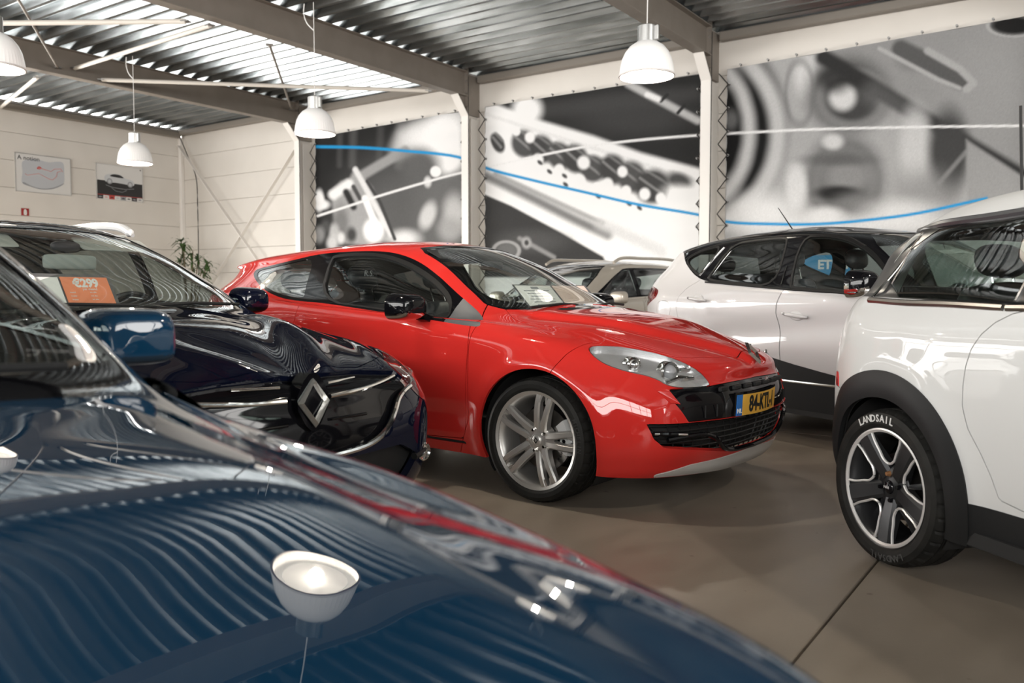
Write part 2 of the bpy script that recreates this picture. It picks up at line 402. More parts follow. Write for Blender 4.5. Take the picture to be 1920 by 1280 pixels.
# glazing bars of the two window fronts
M_frame = mat('dark_window_frame', (.05, .05, .05), .4)
def win(name, p0, p1, n, zs=(.04, 1.0, 3.0, 4.56)):
    w = empty(name); tag(w, 'tall glazed showroom front with dark bars', kind='structure'); p0 = np.array(p0); p1 = np.array(p1)
    rz = math.atan2(*(p1 - p0)[::-1]); L = np.linalg.norm(p1 - p0)
    for k in range(n + 1):
        c = p0 + (p1 - p0) * k / n; MB().box((c[0], c[1], (zs[0] + zs[-1]) / 2), (.07, .1, zs[-1] - zs[0]), rz=rz).build('mullion', M_frame, w, 0)
    for z in zs:
        c = (p0 + p1) / 2; MB().box((c[0], c[1], z), (L, .08, .07), rz=rz).build('transom', M_frame, w, 0)
win('window_1', (XL + .06, -6.8), (XL + .06, 7.5), 7, (.04, 1.0, 3.0, 3.86))
win('window_3', (XL + 2.5, YF + .06), (XL + 25.5, YF + .06), 12, (2.14, 3.3, 4.56))
win('window_2', (XR - .06, 7.0), (XR - .06, -2.0), 5, (1.58, 3.0, 4.56))
# corrugated roof deck, ribs along x
def deck():
    p = .28; prof = []
    y = YF - .2; k = 0
    while y < YB + .3:
        prof += [(y, HZ), (y + .055, HZ), (y + .105, HZ + .105), (y + .230, HZ + .105)]; y += p
    prof = np.array(prof); c = empty('ceiling'); tag(c, 'galvanised corrugated steel roof deck', kind='structure')
    edges = [XL - .1, -13.9, -9.45, -4.92, -.45, 4.0, XR + .1]
    for a, b in zip(edges[:-1], edges[1:]):
        n = len(prof); V = np.concatenate([np.c_[np.full(n, a), prof], np.c_[np.full(n, b), prof]])
        F = [(i, i + 1, n + i + 1, n + i) for i in range(n - 1)]
        mesh_obj('deck_sheet', V, F, M_deck, c, 0)
    MB().box(((XL + XR) / 2, (YF + YB) / 2, HZ + .2), (XR - XL + .6, YB - YF + .6, .1)).build('roof_insulation', M_dark, c, 0)
    return c
deck()
# portal frames: i-section beams along y with haunched columns on the banner wall
COLX = [-13.86, -9.43, -4.91, -.4, 4.1]
def portal_frame(X, i):
    b = empty('roof_beam', (X, 0, 0)); where = ['nearest the poster wall', 'second from the poster wall, over the red car', 'right of the red car, behind the nearest hanging lamp', 'above the camera side of the hall', 'farthest from the poster wall'][i]
    tag(b, 'taupe steel roof beam ' + where, kind='structure')
    y0, y1 = YF, 12.12; yc = (y0 + y1) / 2; L = y1 - y0; zt, zb = HZ - .005, 4.56
    MB().box((0, yc, zt - .008), (.18, L, .016), bev=.003).build('upper_flange', M_beam, b, 0)
    MB().box((0, yc, zb + .008), (.18, L, .016), bev=.003).build('lower_flange', M_beam, b, 0)
    MB().box((0, yc, (zt + zb) / 2), (.012, L, zt - zb - .03)).build('web', M_beam, b, 0)
    MB().box((0, y1 - .012, (zt + zb) / 2 - .06), (.17, .022, zt - zb + .22)).build('end_plate', M_beam, b, 0)
    for sx in (-1, 1):
        for z in (4.93, 4.83, 4.62): MB().lathe([(0, .02), (.014, .02), (.014, 0), (.02, 0), (.02, -.004)], 6, (sx * .058, y1 - .026, z), 'y').build('bolt', M_bolt, b, 0)
    c = empty('steel_column', (X, 0, 0)); tag(c, 'cream steel column on the banner wall ' + ['by the white panelled corner bay', 'behind the roof of the red car', 'behind the antenna of the black and silver car', 'hidden on the right', 'far right'][i], kind='structure')
    MB().box((0, 12.12, 2.13), (.16, .014, 4.26), bev=.003).build('flange', M_white, c, 0)
    MB().box((0, 12.31, 2.5), (.012, .37, 5.0)).build('web', M_wall, c, 0)
    MB().box((.035, 12.36, 2.1), (.04, .24, 4.2), bev=.008).build('cover_channel', M_wall, c, 0)
    MB().box((0, 12.49, 2.5), (.11, .014, 5.0), bev=.003).build('rear_flange', M_wall, c, 0)
    MB().box((0, 12.30, 4.60), (.11, .36, .70)).build('head_block', M_beam, c, 0)
    # haunch
    h = MB(); h.prism([(11.82, 4.56), (12.13, 4.56), (12.13, 4.20)], -.006, .006, 'yz'); h.build('haunch_plate', M_beam, c, 0)
    h = MB(); a = np.array([11.82, 4.555]); e = np.array([12.12, 4.22]); d = (e - a) / np.linalg.norm(e - a); n = np.array([-d[1], d[0]]) * -.007
    h.prism([a - n, e - n, e + n, a + n], -.08, .08, 'yz'); h.build('haunch_flange', M_white, c, 0)
    MB().tube([(.09, 12.105, z) for z in np.linspace(.0, 4.9, 12)], .006, 6).build('cable', M_rope, c)
for i, X in enumerate(COLX): portal_frame(X, i)
# eaves purlins
def bar(name, label, a, b, w, h, m, up=(0, 0, 1)):
    a = np.array(a, float); b = np.array(b, float); d = b - a; L = np.linalg.norm(d); d /= L; up = np.array(up, float); s = np.cross(d, up); s /= np.linalg.norm(s); u = np.cross(s, d)
    o = MB().box((0, 0, 0), (L, w, h), M=np.stack([d, s, u], 1), bev=min(w, h) * .12).xf(np.block([[np.eye(3), ((a + b) / 2)[:, None]], [np.zeros((1, 3)), 1]])).build(name, m, None, 0)
    return tag(o, label, kind='structure')
bounds = [XL] + COLX + [XR]
for k, (a, b) in enumerate(zip(bounds[:-1], bounds[1:])):
    bar('trim_%d' % (k + 1), 'grey brown eaves rail above the banner wall, bay %s' % ['by the corner', 'with the first banner', 'with the second banner', 'with the third banner', 'beyond the third banner', 'at the far end'][k], (a + .1, 12.41, 4.90), (b - .1, 12.41, 4.90), .14, .13, M_purl)
bar('trim_7', 'grey brown eaves rail above the poster wall', (XL + .09, YF, 4.85), (XL + .09, YB - .1, 4.85), .14, .14, M_purl)
# white corner post
bar('trim_8', 'white corner post between poster wall and banner wall', (XL + .05, YB - .05, 0), (XL + .05, YB - .05, 4.8), .1, .1, M_white, (1, 0, 0))
# ---------------- roof bracing ----------------
M_tube = mat('cream_tube', (.66, .62, .56), .45)
def brace(label, pts, r, m=None):
    p = np.array(pts, float); d = p[-1] - p[0]; d /= np.linalg.norm(d); t = empty('bracing_tube'); tag(t, label, kind='structure')
    MB().tube(p, r, 10).build('tube', m or M_tube, t)
    for e, s in ((p[0], 1), (p[-1], -1)): MB().box(e, (.10, .10, .012), rz=math.atan2(d[1], d[0])).build('end_lug', M_bolt, t, 0)
brace('cream bracing tube from the corner beam to the next column', [(-13.8, 7.9, 4.62), (-9.5, 11.2, 4.50)], .032)
brace('cream bracing tube entering at the upper left of the roof', [(-9.5, 6.55, 4.46), (-13.8, 4.35, 4.62)], .032)
brace('cream bracing tube crossing under the deck between two beams', [(-13.8, 7.45, 4.71), (-9.5, 6.9, 4.50)], .032)
brace('slim taupe rod from the middle beam down to the corner column', [(-9.5, 7.85, 4.48), (-13.8, 11.95, 4.83)], .02, M_beam)
brace('cream bracing tube behind the beam by the poster wall', [(-13.9, 6.9, 4.47), (-18.3, 8.35, 4.8)], .032)
brace('dark slim rod at the upper left corner of the roof', [(-13.8, 7.18, 4.66), (-9.5, 4.3, 4.56)], .018, M_beam)
bar('bracing_bar', 'cream flat wall brace falling from the corner post', (-18.2, 12.28, 4.58), (-14.1, 12.28, .55), .012, .09, M_white, (0, 1, 0)).rotation_euler = (0, 0, 0)
bar('bracing_bar', 'cream flat wall brace rising to the corner column', (-18.2, 12.33, .25), (-14.0, 12.33, 4.25), .012, .09, M_white, (0, 1, 0))
cb = MB().tube(spline([(-18.25, 12.36, 4.78), (-17.95, 12.36, 4.3), (-17.66, 12.36, 3.8), (-17.62, 12.36, 3.0), (-17.63, 12.36, 1.6), (-17.63, 12.36, .3)], 6, False), .012, 6).build('wall_cable', M_rope)
tag(cb, 'thin dark cable hanging down the corner bay behind the plant', 'cable')
# ---------------- printed banners ----------------
CF = np.array([-math.sin(YAW) * math.cos(PITCH), math.cos(YAW) * math.cos(PITCH), -math.sin(PITCH)]); CR = np.array([math.cos(YAW), math.sin(YAW), 0]); CU = np.cross(CR, CF)
def design(X, Z, Y=12.44):
    """design coordinates of the prints, measured on the wall"""
    d = np.stack([X, np.full_like(X, Y), Z - 1.085], -1); w = d @ CF
    return 960 + 1590 * (d @ CR) / w, 640 - 1590 * (d @ CU) / w
sm = lambda t: np.clip(t, 0, 1) ** 2 * (3 - 2 * np.clip(t, 0, 1))
class Paint:
    def __init__(s, x, y, base): s.x, s.y = x, y; s.c = np.zeros(x.shape + (3,)) + np.asarray(base, float)
    def mix(s, m, v): v = np.asarray(v, float) * np.ones(3); s.c += (v - s.c) * m[..., None]
    def ell(s, cx, cy, rx, ry, v, soft=.4, a=1., rot=0.):
        c, q = math.cos(R(rot)), math.sin(R(rot)); dx, dy = s.x - cx, s.y - cy; u, w = (c * dx + q * dy) / rx, (-q * dx + c * dy) / ry
        s.mix(a * sm((1 + soft - np.hypot(u, w)) / (2 * soft)), v)
    def ring(s, cx, cy, rx, ry, w, v, soft=.5, a=1.):
        r = np.hypot((s.x - cx) / rx, (s.y - cy) / ry) * (rx + ry) / 2; s.mix(a * sm((w * (1 + soft) - np.abs(r - (rx + ry) / 2)) / (2 * soft * w)), v)
    def line(s, pts, w, v, soft=.3, a=1., w2=None):
        Q = np.stack([s.x.ravel(), s.y.ravel()], 1); d = sd_line(Q, pts).reshape(s.x.shape); s.mix(a * sm((w * (1 + soft) - d) / (2 * soft * w)), v)
    def poly(s, pts, v, soft=4., a=1.):
        Q = np.stack([s.x.ravel(), s.y.ravel()], 1); P = np.asarray(pts, float); P_ = P
        ins = np.zeros(len(Q), bool); d = np.full(len(Q), 1e9)
        for p, q in zip(P_, np.roll(P_, -1, 0)):
            ab = q - p; w = Q - p; t = np.clip(w @ ab / (ab @ ab + 1e-9), 0, 1); d = np.minimum(d, np.hypot(*(w - t[:, None] * ab).T))
            cr = (p[1] > Q[:, 1]) != (q[1] > Q[:, 1])
            if abs(q[1] - p[1]) > 1e-9: ins ^= cr & (Q[:, 0] < (q[0] - p[0]) * (Q[:, 1] - p[1]) / (q[1] - p[1]) + p[0])
        d = np.where(ins, d, -d).reshape(s.x.shape); s.mix(a * sm(.5 + d / (2 * soft)), v)
BLUE = (.045, .34, .62); W = .86
blue_line = spline([(592, 275), (680, 277), (760, 283), (862, 295), (915, 316), (1000, 338), (1100, 361), (1200, 384), (1307, 402), (1365, 416), (1450, 420), (1540, 420), (1640, 411), (1720, 400), (1850, 372)], 6, False)
white_line = spline([(597, 405), (680, 378), (770, 350), (862, 325), (990, 297), (1100, 275), (1200, 263), (1310, 254), (1420, 248), (1550, 242), (1700, 239), (1920, 236)], 6, False)
def paint1(p):
    p.ell(780, 400, 130, 110, .16, .6); p.ell(845, 350, 60, 160, .2, .7)
    for x, w, a in ((640, 5, .18), (665, 7, .25), (715, 6, .16), (752, 8, .35)): p.line([(x, 225), (x - 3, 310)], w, .3, .9, a)
    p.line([(862, 222), (800, 240), (762, 262), (752, 280)], 17, .55, .9, .9); p.ell(800, 262, 44, 30, .8, .7); p.ell(838, 262, 34, 50, .92, .6); p.ell(836, 298, 30, 26, .95, .5)
    p.line([(684, 327), (760, 282)], 9, .38, .5); p.ell(790, 310, 36, 30, .17, .6); p.ell(818, 322, 10, 10, .95, .3); p.ell(803, 341, 7, 10, .7, .5)
    p.poly([(620, 358), (640, 340), (656, 336), (668, 314), (700, 352), (740, 450), (684, 460), (640, 455), (628, 410)], .42, 5); p.line([(668, 318), (735, 440)], 5, .75, .6); p.line([(626, 365), (655, 345)], 9, .85, .6); p.line([(650, 360), (664, 388)], 6, .06, .6); p.line([(664, 350), (676, 372)], 4, .12, .6)
    p.line([(686, 372), (702, 412)], 6, .95, .5); p.ell(702, 432, 19, 22, .95, .35); p.ell(640, 420, 14, 34, .25, .6); p.ell(600, 376, 9, 20, .85, .4); p.ell(605, 384, 14, 9, .8, .5)
    p.ell(803, 404, 14, 26, .62, .5, rot=20); p.ell(853, 400, 20, 34, .55, .6); p.ell(845, 430, 22, 22, .42, .6); p.ell(760, 448, 26, 16, .75, .7)
    for x, y, r, v in ((628, 433, 9, .5), (640, 446, 7, .7), (612, 425, 8, .12), (660, 440, 9, .1), (625, 455, 10, .6), (600, 440, 10, .3)): p.ell(x, y, r, r * 1.5, v, .6)
    p.line([(742, 448), (715, 380), (690, 340)], 3, .1, .6)
def paint2(p):
    p.poly([(900, 190), (1330, 120), (1330, 345), (1180, 300), (1000, 235), (900, 195)], .055, 6)
    p.ell(1190, 215, 110, 40, .085, .6); p.line([(1010, 208), (1300, 176)], 14, .10, .9, .7); p.ell(990, 206, 26, 26, .92, .5)
    p.line([(1180, 158), (1308, 226)], 7, .52, .7); p.line([(1240, 190), (1252, 178)], 3, .06, .6); p.line([(1272, 212), (1284, 198)], 3, .06, .6); p.line([(1215, 178), (1235, 186)], 5, .8, .6)
    p.line([(905, 200), (1000, 236), (1110, 268), (1200, 300), (1312, 330)], 13, .92, .5); p.line([(905, 212), (1010, 246), (1120, 280), (1312, 340)], 5, .70, .8, .7)
    p.poly([(905, 222), (1330, 352), (1330, 470), (1130, 480), (905, 372)], .93, 5); p.ell(940, 262, 26, 26, .9, .5)
    for i, (x, y, rx, ry) in enumerate(((934, 268, 12, 20), (984, 270, 24, 27), (1018, 280, 23, 27), (1050, 292, 23, 27), (1080, 298, 24, 28), (1112, 316, 25, 26), (1150, 318, 26, 29), (1186, 332, 28, 30), (1225, 350, 34, 32))):
        p.ell(x, y, rx, ry, .10 + .03 * (i % 2), .25, rot=-25); p.line([(x - rx * .7, y - ry * .5), (x + rx * .5, y + ry * .4)], 2.5, .35, .9, .7); p.line([(x - rx * .3, y - ry * .9), (x + rx * .8, y - ry * .2)], 2.5, .28, .9, .7)
    for x, y, r in ((970, 247, 7), (995, 258, 9), (1010, 300, 10), (1050, 318, 9), (1095, 305, 11), (1088, 338, 10), (1140, 345, 10), (1168, 322, 9), (1175, 358, 9), (1210, 364, 10), (1240, 372, 9), (1140, 362, 7), (1120, 350, 7)): p.ell(x, y, r, r * 1.1, .95, .4)
    for x, y in ((1014, 305), (1060, 330), (1032, 322), (1122, 368), (1180, 382), (1200, 390), (1062, 346)): p.ell(x, y, 6, 3.5, .12, .5, rot=40)
    p.ell(1275, 340, 26, 16, .12, .5, rot=20); p.ell(1292, 372, 42, 20, .95, .6, rot=15)
    p.line([(912, 330), (1000, 372), (1080, 412), (1140, 440)], 9, .20, .9, .9); p.line([(930, 326), (1030, 372), (1130, 418)], 5, .35, .9, .8); p.line([(1130, 420), (1240, 470)], 13, .62, .9, .7)
    p.poly([(905, 362), (960, 386), (1050, 434), (1132, 481), (1150, 520), (900, 520)], .085, 3); p.ell(1000, 452, 60, 20, .13, .7)
    p.line([(975, 447), (1040, 482)], 4, .38, .8, .8); p.ell(950, 470, 24, 17, .2, .5); p.ring(950, 470, 24, 17, 3, .4, .6); p.ell(988, 455, 9, 11, .42, .4); p.ell(988, 455, 4, 5, .1, .5)
def paint3(p):
    p.poly([(1540, 100), (1930, 20), (1930, 330)], .46, 5); p.ell(1850, 180, 80, 90, .50, .7)
    p.ell(1300, 239, 175, 190, .04, .1); p.ring(1288, 246, 118, 146, 15, .62, .7); p.ring(1288, 246, 118, 146, 6, .80, .8, .8); p.ring(1280, 250, 180, 180, 15, .82, .8, .9); p.ell(1372, 225, 12, 18, .25, .7)
    p.ell(1510, 140, 20, 40, .88, .6); p.ell(1590, 178, 72, 66, .13, .4); p.ring(1600, 185, 62, 50, 9, .40, .9, .8); p.ell(1580, 182, 25, 25, .90, .4); p.ell(1565, 150, 30, 24, .05, .6, .8)
    p.ring(1500, 175, 26, 60, 6, .30, 1., .5)
    p.line([(1545, 108), (1640, 165), (1720, 215), (1800, 262), (1915, 330)], 15, .085, .5); p.line([(1640, 175), (1720, 225)], 22, .35, .9, .4); p.ell(1715, 115, 30, 18, .2, .7, .4)
    p.line([(1690, 93), (1745, 120), (1800, 152)], 17, .20, .35); p.line([(1740, 96), (1800, 130), (1826, 156), (1812, 168)], 7, .60, .5); p.line([(1650, 92), (1760, 150), (1800, 166)], 4, .62, .7)
    p.ell(1900, 48, 44, 17, .05, .3); p.ring(1900, 48, 48, 21, 3, .6, .6)
    p.ell(1584, 338, 70, 80, .22, .35); p.ring(1584, 345, 56, 66, 11, .32, .9); p.ell(1590, 330, 48, 30, .42, .6); p.ell(1572, 362, 40, 13, .07, .5); p.ell(1610, 385, 44, 22, .33, .7); p.ell(1562, 266, 19, 14, .86, .5); p.ell(1494, 350, 19, 42, .90, .5); p.ell(1548, 404, 34, 16, .92, .6); p.ell(1570, 300, 60, 10, .2, .8, .7)
    p.ell(1718, 275, 30, 70, .80, .5); p.ell(1780, 285, 38, 78, .13, .4); p.line([(1760, 345), (1812, 285)], 4, .45, .9, .7); p.poly([(1812, 262), (1925, 335), (1925, 420), (1815, 420)], .50, 5)
    p.c *= .74
    p.ell(1735, 360, 55, 40, .30, .8, .7); p.ell(1690, 400, 60, 24, .66, .8); p.ell(1430, 400, 60, 34, .74, .8); p.ell(1580, 420, 200, 16, .72, .9, .8)
M_print = vcol('banner_print', .9, .08); M_grey0 = mat('banner_hem', (.35, .34, .33), .8)
def banner(X0, X1, z1l, z1r, base, fn, label, nx, ny=240):
    t = empty('printed_banner', ((X0 + X1) / 2, 12.42, 0)); tag(t, label, 'banner', 'printed banners on the long wall')
    cx = (X0 + X1) / 2; gx, gv = np.meshgrid(np.linspace(X0, X1, nx), np.linspace(0, 1, ny)); gz = .5 + gv * (z1l + (z1r - z1l) * (gx - X0) / (X1 - X0) - .5)
    e = np.minimum(gx - X0, X1 - gx); puck = np.exp(-e / .5) * np.sin(gz * 2 * math.pi / .36) * .012 + .008 * np.sin(gx * 3.1 + gz * 1.3) + .006 * np.sin(gx * 7 - gz * 4) * np.exp(-(z1l - gz) / .8)
    V = np.stack([gx - cx, puck, gz], -1); px, py = design(gx, gz)
    p = Paint(px, py, base); fn(p); p.line(white_line, 2.3, .80, .6); p.line(blue_line, 2.7, BLUE, .6); p.c = np.clip(np.clip(p.c, 0, 1) ** 1.22 * (1 + .03 * rng.standard_normal(px.shape))[..., None], .012, .80)
    i, j = np.mgrid[0:ny - 1, 0:nx - 1]; a = (i * nx + j).ravel(); F = np.stack([a, a + 1, a + nx + 1, a + nx], 1)
    o = mesh_obj('cloth', V.reshape(-1, 3), F, M_print, t, 180); col = o.data.color_attributes.new('print', 'FLOAT_COLOR', 'POINT')
    col.data.foreach_set('color', np.c_[p.c.reshape(-1, 3), np.ones(nx * ny)].ravel())
    hem = MB().tube([(X0 - cx, .012, .5), (X0 - cx, .012, z1l), (X1 - cx, .012, z1r), (X1 - cx, .012, .5)], .008, 6).build('hem', M_grey0, t)
    for sx, Xe, zt in ((-1, X0, z1l), (1, X1, z1r)):       # zigzag lacing to the steel
        z = np.arange(.7, zt, .174); pts = np.c_[Xe - cx + sx * np.where(np.arange(len(z)) % 2, .115, -.03), np.full(len(z), -.04), z]
        lc = MB(); [lc.tube([a_, b_], .0085, 5) for a_, b_ in zip(pts[:-1], pts[1:])]; lc.build('lacing', M_rope, t, 0)
        for q in pts[::2]: MB().lathe([(.008, -.01), (.022, -.012), (.022, 0)], 8, (q[0], -.012, q[2]), 'y').build('eyelet', M_bolt, t, 0)
    n = 10
    for k in range(n):
        x = X0 + (X1 - X0) * (k + .5) / n; z = z1l + (z1r - z1l) * (k + .5) / n
        MB().lathe([(0, -.045), (.016, -.045), (.016, .0)], 8, (x - cx, .02, z + .035), 'y').box((x - cx, 0, z + .02), (.008, .012, .05)).build('hook', M_bolt, t, 0)
banner(-13.64, -9.70, 4.32, 4.40, .045, paint1, 'printed banner of blurred machine parts behind the rear of the red car', 330)
banner(-9.21, -5.12, 4.41, 4.41, .90, paint2, 'printed banner with toothed gear rack between the two cream columns', 340)
banner(-4.70, -.62, 4.41, 4.50, .60, paint3, 'printed banner of large blurred bearing rings at the right', 340)
# ---------------- posters and signs ----------------
M_paper = mat('poster_white', (.72, .71, .69), .35); M_ink = mat('print_black', (.02, .02, .022), .4); M_inkred = mat('print_red', (.55, .06, .05), .5)
M_pale = mat('print_pale_grey', (.52, .54, .57), .5); M_grey = mat('print_grey', (.30, .31, .33), .4); M_pink = mat('print_pink', (.72, .38, .37), .5); M_silver = mat('print_silver', (.58, .60, .62), .4)
def poster(label, y0, y1, z0, z1, build):
    t = empty('wall_poster', (XL + .012, (y0 + y1) / 2, (z0 + z1) / 2)); tag(t, label, 'poster', 'posters on the left wall'); w, h = y1 - y0, z1 - z0
    MB().box((.006, 0, 0), (.022, w, h), bev=.004).build('board', M_paper, t, 0)
    fr = MB()
    for a in (-1, 1): fr.box((.018, a * (w / 2 - .006), 0), (.01, .012, h)); fr.box((.018, 0, a * (h / 2 - .006)), (.01, w, .012))
    fr.build('frame', M_alu, t, 0); build(t, w, h); return t
def flat(t, name, pts, m, d=.0195):
    P = np.asarray(pts, float); return MB().prism(P, d - .001, d, 'yz').build(name, m, t, 0)
RX = Matrix.Rotation(math.pi / 2, 3, 'Z') @ Matrix.Rotation(math.pi / 2, 3, 'X')
def p_map(t, w, h):
    c = spline([(-.42, .22), (-.2, .30), (.1, .27), (.40, .30), (.43, .1), (.40, -.16), (.2, -.27), (-.05, -.31), (-.25, -.28), (-.44, -.22), (-.43, 0)], 6); flat(t, 'printed_area', c, M_pale)
    e = spline([(-.44, -.22), (-.25, -.285), (-.05, -.315), (.2, -.275), (.40, -.165), (.42, -.14), (.2, -.25), (-.05, -.295), (-.25, -.265), (-.42, -.2)], 6); flat(t, 'printed_edge', e, M_grey, .0205)
    l = MB(); l.tube([(.021, y, z) for y, z in ((-.38, -.02), (-.34, -.05), (-.10, .01), (.10, -.08), (.18, -.09), (.26, -.02), (.28, .08), (.36, .11))], .007, 5); l.tube([(.021, y, z) for y, z in ((-.12, .13), (.0, .11), (.15, .08), (.22, .14), (.36, .16), (.40, .10))], .008, 5); l.build('red_route', M_pink, t)
    flat(t, 'red_mark', spline([(-.14, .11), (-.10, .16), (-.04, .13), (-.08, .10)], 4), M_inkred, .021)
    text_obj('poster_heading', 'A notion', .125, M_ink, (.0205, -.30, .30), RX, t)
def p_car(t, w, h):
    flat(t, 'black_half', [(-w / 2 + .02, .03), (w / 2 - .02, .02), (w / 2 - .02, -.32), (-w / 2 + .02, -.32)], M_ink)
    flat(t, 'car_body', spline([(-.36, .02), (-.37, .1), (-.33, .155), (-.18, .19), (.0, .185), (.12, .12), (.28, .09), (.34, .04), (.33, -.02), (.22, -.02), (-.1, .0), (-.25, -.005)], 5), M_silver, .0205)
    flat(t, 'car_windows', spline([(-.24, .14), (-.17, .18), (.0, .176), (.09, .125), (-.1, .12)], 4), M_ink, .0215)
    for y, z, r in ((-.25, .02, .065), (.24, -.01, .065)): flat(t, 'car_wheel', [(y + r * math.cos(a), z + r * math.sin(a)) for a in np.linspace(0, 6.2, 20)], M_grey, .0218); flat(t, 'car_hub', [(y + .6 * r * math.cos(a), z + .6 * r * math.sin(a)) for a in np.linspace(0, 6.2, 16)], M_pale, .0225)
    l = MB(); l.tube([(.0195, y, z) for y, z in ((-.34, -.07), (-.2, -.11), (.1, -.13), (.33, -.10))], .006, 5); l.tube([(.0195, y, z) for y, z in ((-.2, -.13), (-.1, -.19), (.05, -.20), (.15, -.15))], .005, 5); l.build('reflection_outline', M_grey, t)
    flat(t, 'red_rule', [(-w / 2 + .02, -.285), (w / 2 - .02, -.285), (w / 2 - .02, -.295), (-w / 2 + .02, -.295)], M_inkred, .021)
    for k in range(8):
        y = -w / 2 + .02 + (w - .04) * k / 8; d = (w - .04) / 8 - .006
        flat(t, 'picture_tile', [(y, -.30), (y + d, -.30), (y + d, -.385), (y, -.385)], (M_ink, M_paper, M_inkred, M_paper, M_grey, M_paper, M_ink, M_paper)[k], .021)
        flat(t, 'tile_car', spline([(y + .02, -.345), (y + d * .5, -.325), (y + d - .02, -.345), (y + d * .5, -.355)], 3), (M_grey, M_pink, M_ink, M_pale, M_ink, M_ink, M_grey, M_grey)[k], .0218)
    flat(t, 'corner_mark', [(w / 2 - .06, h / 2 - .03), (w / 2 - .04, h / 2 - .05), (w / 2 - .06, h / 2 - .07), (w / 2 - .08, h / 2 - .05)], M_ink, .0205)
poster('framed white poster with a red outline drawing headed A notion', 8.62, 9.77, 3.165, 3.955, p_map)
poster('black and white poster of a silver coupe over a row of tiles', 10.33, 11.45, 3.165, 3.95, p_car)
sg = empty('fire_extinguisher_sign', (XL + .01, 8.80, 2.75)); tag(sg, 'small dark red fire extinguisher sign below the white poster', 'sign')
M_sred = mat('sign_red', (.30, .018, .015), .4); MB().box((.004, 0, 0), (.01, .155, .15), bev=.002).build('plate', M_sred, sg, 0)
flat(sg, 'extinguisher_symbol', spline([(-.025, -.06), (-.028, .03), (-.01, .055), (.012, .055), (.028, .03), (.026, -.06)], 4), M_paper, .0105)
eb = empty('blue_banner_sign', (-3.1, 12.36, 1.47)); tag(eb, 'blue sign lettered ETEN seen through the windows of the silver car', 'sign')
M_sblue = mat('sign_blue', (.03, .28, .55), .45); MB().box((-.13, 0, 0), (.72, .02, .28), bev=.003).build('plate', M_sblue, eb, 0)
text_obj('lettering', 'ETEN', .175, mat('sign_white', (.85, .85, .83), .5), (0, -.012, 0), (R(90), 0, 0), eb, bold=.006)
# ---------------- hanging lamps ----------------
M_shade = mat('lamp_acrylic', (.93, .92, .90), .25, trans=.0, emit=(1, .97, .93), estr=.10, spec=.6); M_bulb = mat('lamp_bulb', (1, 1, 1), .3, emit=(1, .93, .82), estr=6)
def lamp_proto():
    t = empty('pendant_lamp')
    z = .0; pr = [(.045, .295), (.10, .283), (.15, .25), (.19, .20), (.217, .14), (.232, .07), (.242, .0), (.236, -.004), (.226, .07), (.211, .138), (.185, .195), (.146, .243), (.098, .275), (.045, .286)]
    sh = MB(); P = np.array(pr); n = 96; th = np.arange(n) * 2 * math.pi / n; rr = 1 + .010 * (np.arange(n) % 2)
    V = np.stack([P[:, :1] * np.cos(th) * rr, P[:, :1] * np.sin(th) * rr, np.repeat(P[:, 1:], n, 1)], 2).reshape(-1, 3)
    sh.add(V, [(i * n + k, i * n + (k + 1) % n, (i + 1) * n + (k + 1) % n, (i + 1) * n + k) for i in range(len(P) - 1) for k in range(n)]).build('lamp_shade', M_shade, t, 20)
    MB().lathe([(.236, .006), (.248, .004), (.248, -.010), (.236, -.012)], 64, closed=True).build('rim', mat('lamp_rim', (.75, .72, .70), .3), t)
    MB().lathe([(0, .44), (.05, .44), (.082, .425), (.082, .30), (.088, .298), (.088, .275), (.05, .272)], 32).build('ballast_housing', M_alu, t)
    MB().box((.089, 0, .36), (.05, .035, .13), bev=.006).build('ballast_fin', M_alu, t, 0)
    MB().lathe([(0, .03), (.03, .04), (.042, .08), (.036, .14), (.02, .18), (.02, .27)], 20).build('bulb', M_bulb, t)
    MB().lathe([(0, .024), (.18, .028), (.18, .033), (0, .03)], 40).build('diffuser', mat('lamp_diffuser', (.95, .95, .93), .3, emit=(1, .96, .9), estr=.7), t)
    MB().tube([(0, 0, .43), (.006, .0, 1.0), (-.003, .004, 1.55)], .005, 6).build('cable', mat('white_cable', (.75, .74, .72), .5), t)
    MB().tube(spline([(-.003, .004, 1.22), (-.12, .0, 1.33), (-.17, 0, 1.45), (-.16, 0, 1.56)], 5, False), .007, 6).build('feed_cable', mat('white_cable'), t)
    l = bpy.data.lights.new('lamp_light', 'POINT'); l.energy = 68; l.color = (1, .90, .76); l.shadow_soft_size = .04; lo = bpy.data.objects.new('lamp_light', l); COL.objects.link(lo); lo.location = (0, 0, .012); lo.parent = t
    return t
LP = lamp_proto(); first = True
LAMPS = [((-3.37, 6.95), 'white dome pendant lamp hanging before the beam, above the silver car'), ((-7.86, 7.16), 'white dome pendant lamp hanging above the rear of the red car'),
         ((-11.81, 7.24), 'white dome pendant lamp hanging beside the silver coupe poster'), ((-7.82, 3.52), 'white dome pendant lamp cut by the left picture edge')]
OUT = [(-3.4, 3.5), (-11.8, 3.5), (1.0, 3.5), (1.0, 7.0), (-7.8, -.1), (-15.8, 3.5)]
WHERE = ['over the red bonnet', 'over the gap by the poster wall', 'over the small white estate', 'over the far right banner', 'behind the blue car', 'over the front of the poster wall']
for (x, y), lb in LAMPS + [(p, 'white dome pendant lamp out of the picture ' + w) for p, w in zip(OUT, WHERE)]:
    o = LP if first else copy_tree(LP); first = False; o.location = (x, y, 3.0); tag(o, lb, 'lamp', 'dome pendant lamps')
